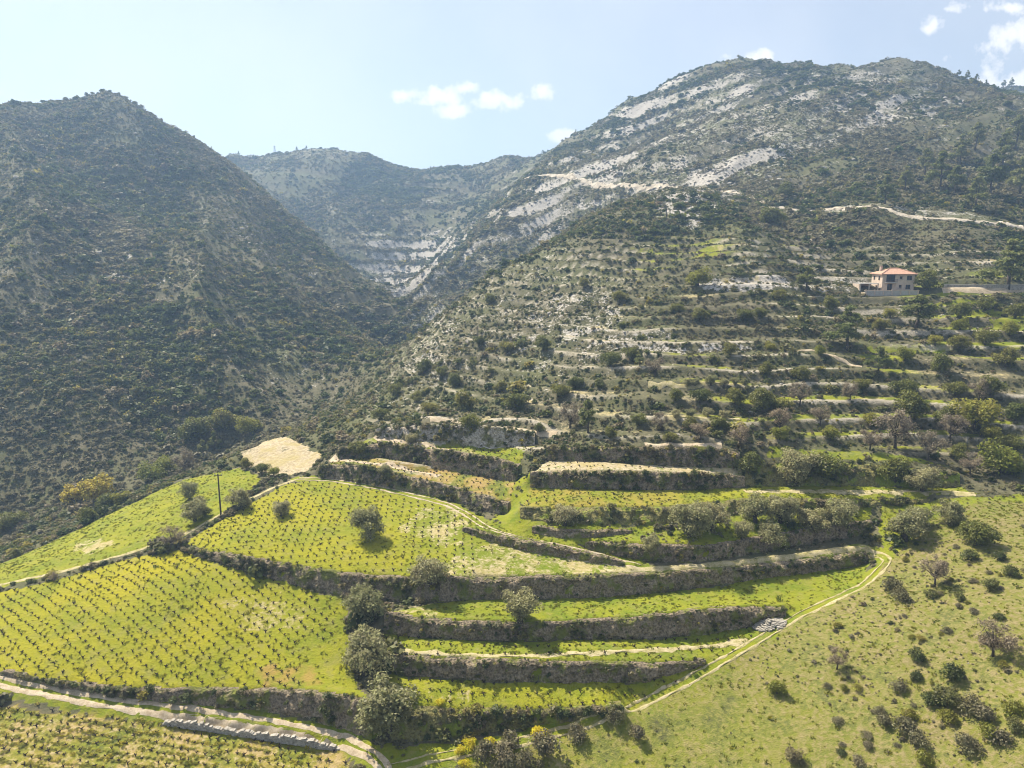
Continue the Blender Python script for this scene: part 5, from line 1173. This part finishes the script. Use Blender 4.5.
    m = MB(); m.box((0, 0, -0.9), (5.5, 4.9, 1.6)); obj('floor_slab', m.me('floor_slab', M['concrete']), r2)
    # garden wall with posts in front
    r3 = empty('garden_wall', (x0 - 3.0, y0 - 6.0, z0)); tag(r3, 'long grey concrete garden wall in front of the house', 'wall')
    m = MB(); m.box((0, 0, -0.75), (15.5, 0.3, 2.5)); obj('wall', m.me('wall', M['concrete']), r3); m = MB(); m.box((0, 0, 0.56), (15.8, 0.42, 0.12)); obj('coping', m.me('coping', M['plaster']), r3)
    for k in range(7): m = MB(); m.box((-7.5 + k * 2.5, -0.1, 0.0), (0.3, 0.32, 1.5)); obj('pier', m.me('pier', M['plaster']), r3)
    # terrace yard, long wall along the access road
    m = MB(); m.box((x0 - 3.0, y0 - 0.6, z0 - 1.2), (15.4, 10.6, 2.3)); tag(obj('yard', m.me('yard', M['dirt'])), kind='structure')
    p = [G(944, 288), G(985, 288), G(1040, 288)]; r4 = empty('roadside_wall', p[0]); tag(r4, 'low pale wall along the access road right of the house', 'wall'); m = MB(); c = MB()
    for q0, q1 in zip(p[:-1], p[1:]):
        ln = math.dist(q0[:2], q1[:2]); a_ = math.atan2(q1[1] - q0[1], q1[0] - q0[0]); cx, cy_, cz = [(q0[k] + q1[k]) / 2 - p[0][k] for k in range(3)]; m.box((cx, cy_, cz + 0.1), (ln, 0.3, 1.6), a_); c.box((cx, cy_, cz + 0.95), (ln + 0.1, 0.4, 0.1), a_)
    obj('wall', m.me('wall', M['stone']), r4); obj('coping', c.me('coping', M['concrete']), r4)
house()

# ------------------------------------------------------------------ haze: one closed box of thin air round the whole scene
HAZE = 0.00043
def haze():
    zmin = min(float((o.matrix_world @ Vector(c)).z) for o in bpy.data.objects if o.type == 'MESH' and o.get('kind') == 'structure' for c in o.bound_box) - 1.0
    m = MB(); m.box((0, 0, (zmin + 236) / 2), (12000, 12000, 236 - zmin)); b = NB('haze_air'); v = b.n('ShaderNodeVolumePrincipled'); v.inputs['Color'].default_value = (0.42, 0.65, 1.0, 1); v.inputs['Density'].default_value = HAZE; v.inputs['Anisotropy'].default_value = 0.35
    b.L(v.outputs[0], b.out.inputs['Volume']); o = obj('haze', m.me('haze', b.m)); tag(o, 'thin blue-white haze filling the valley air', 'haze', kind='stuff')
haze()
print('objects', len(scene.objects))
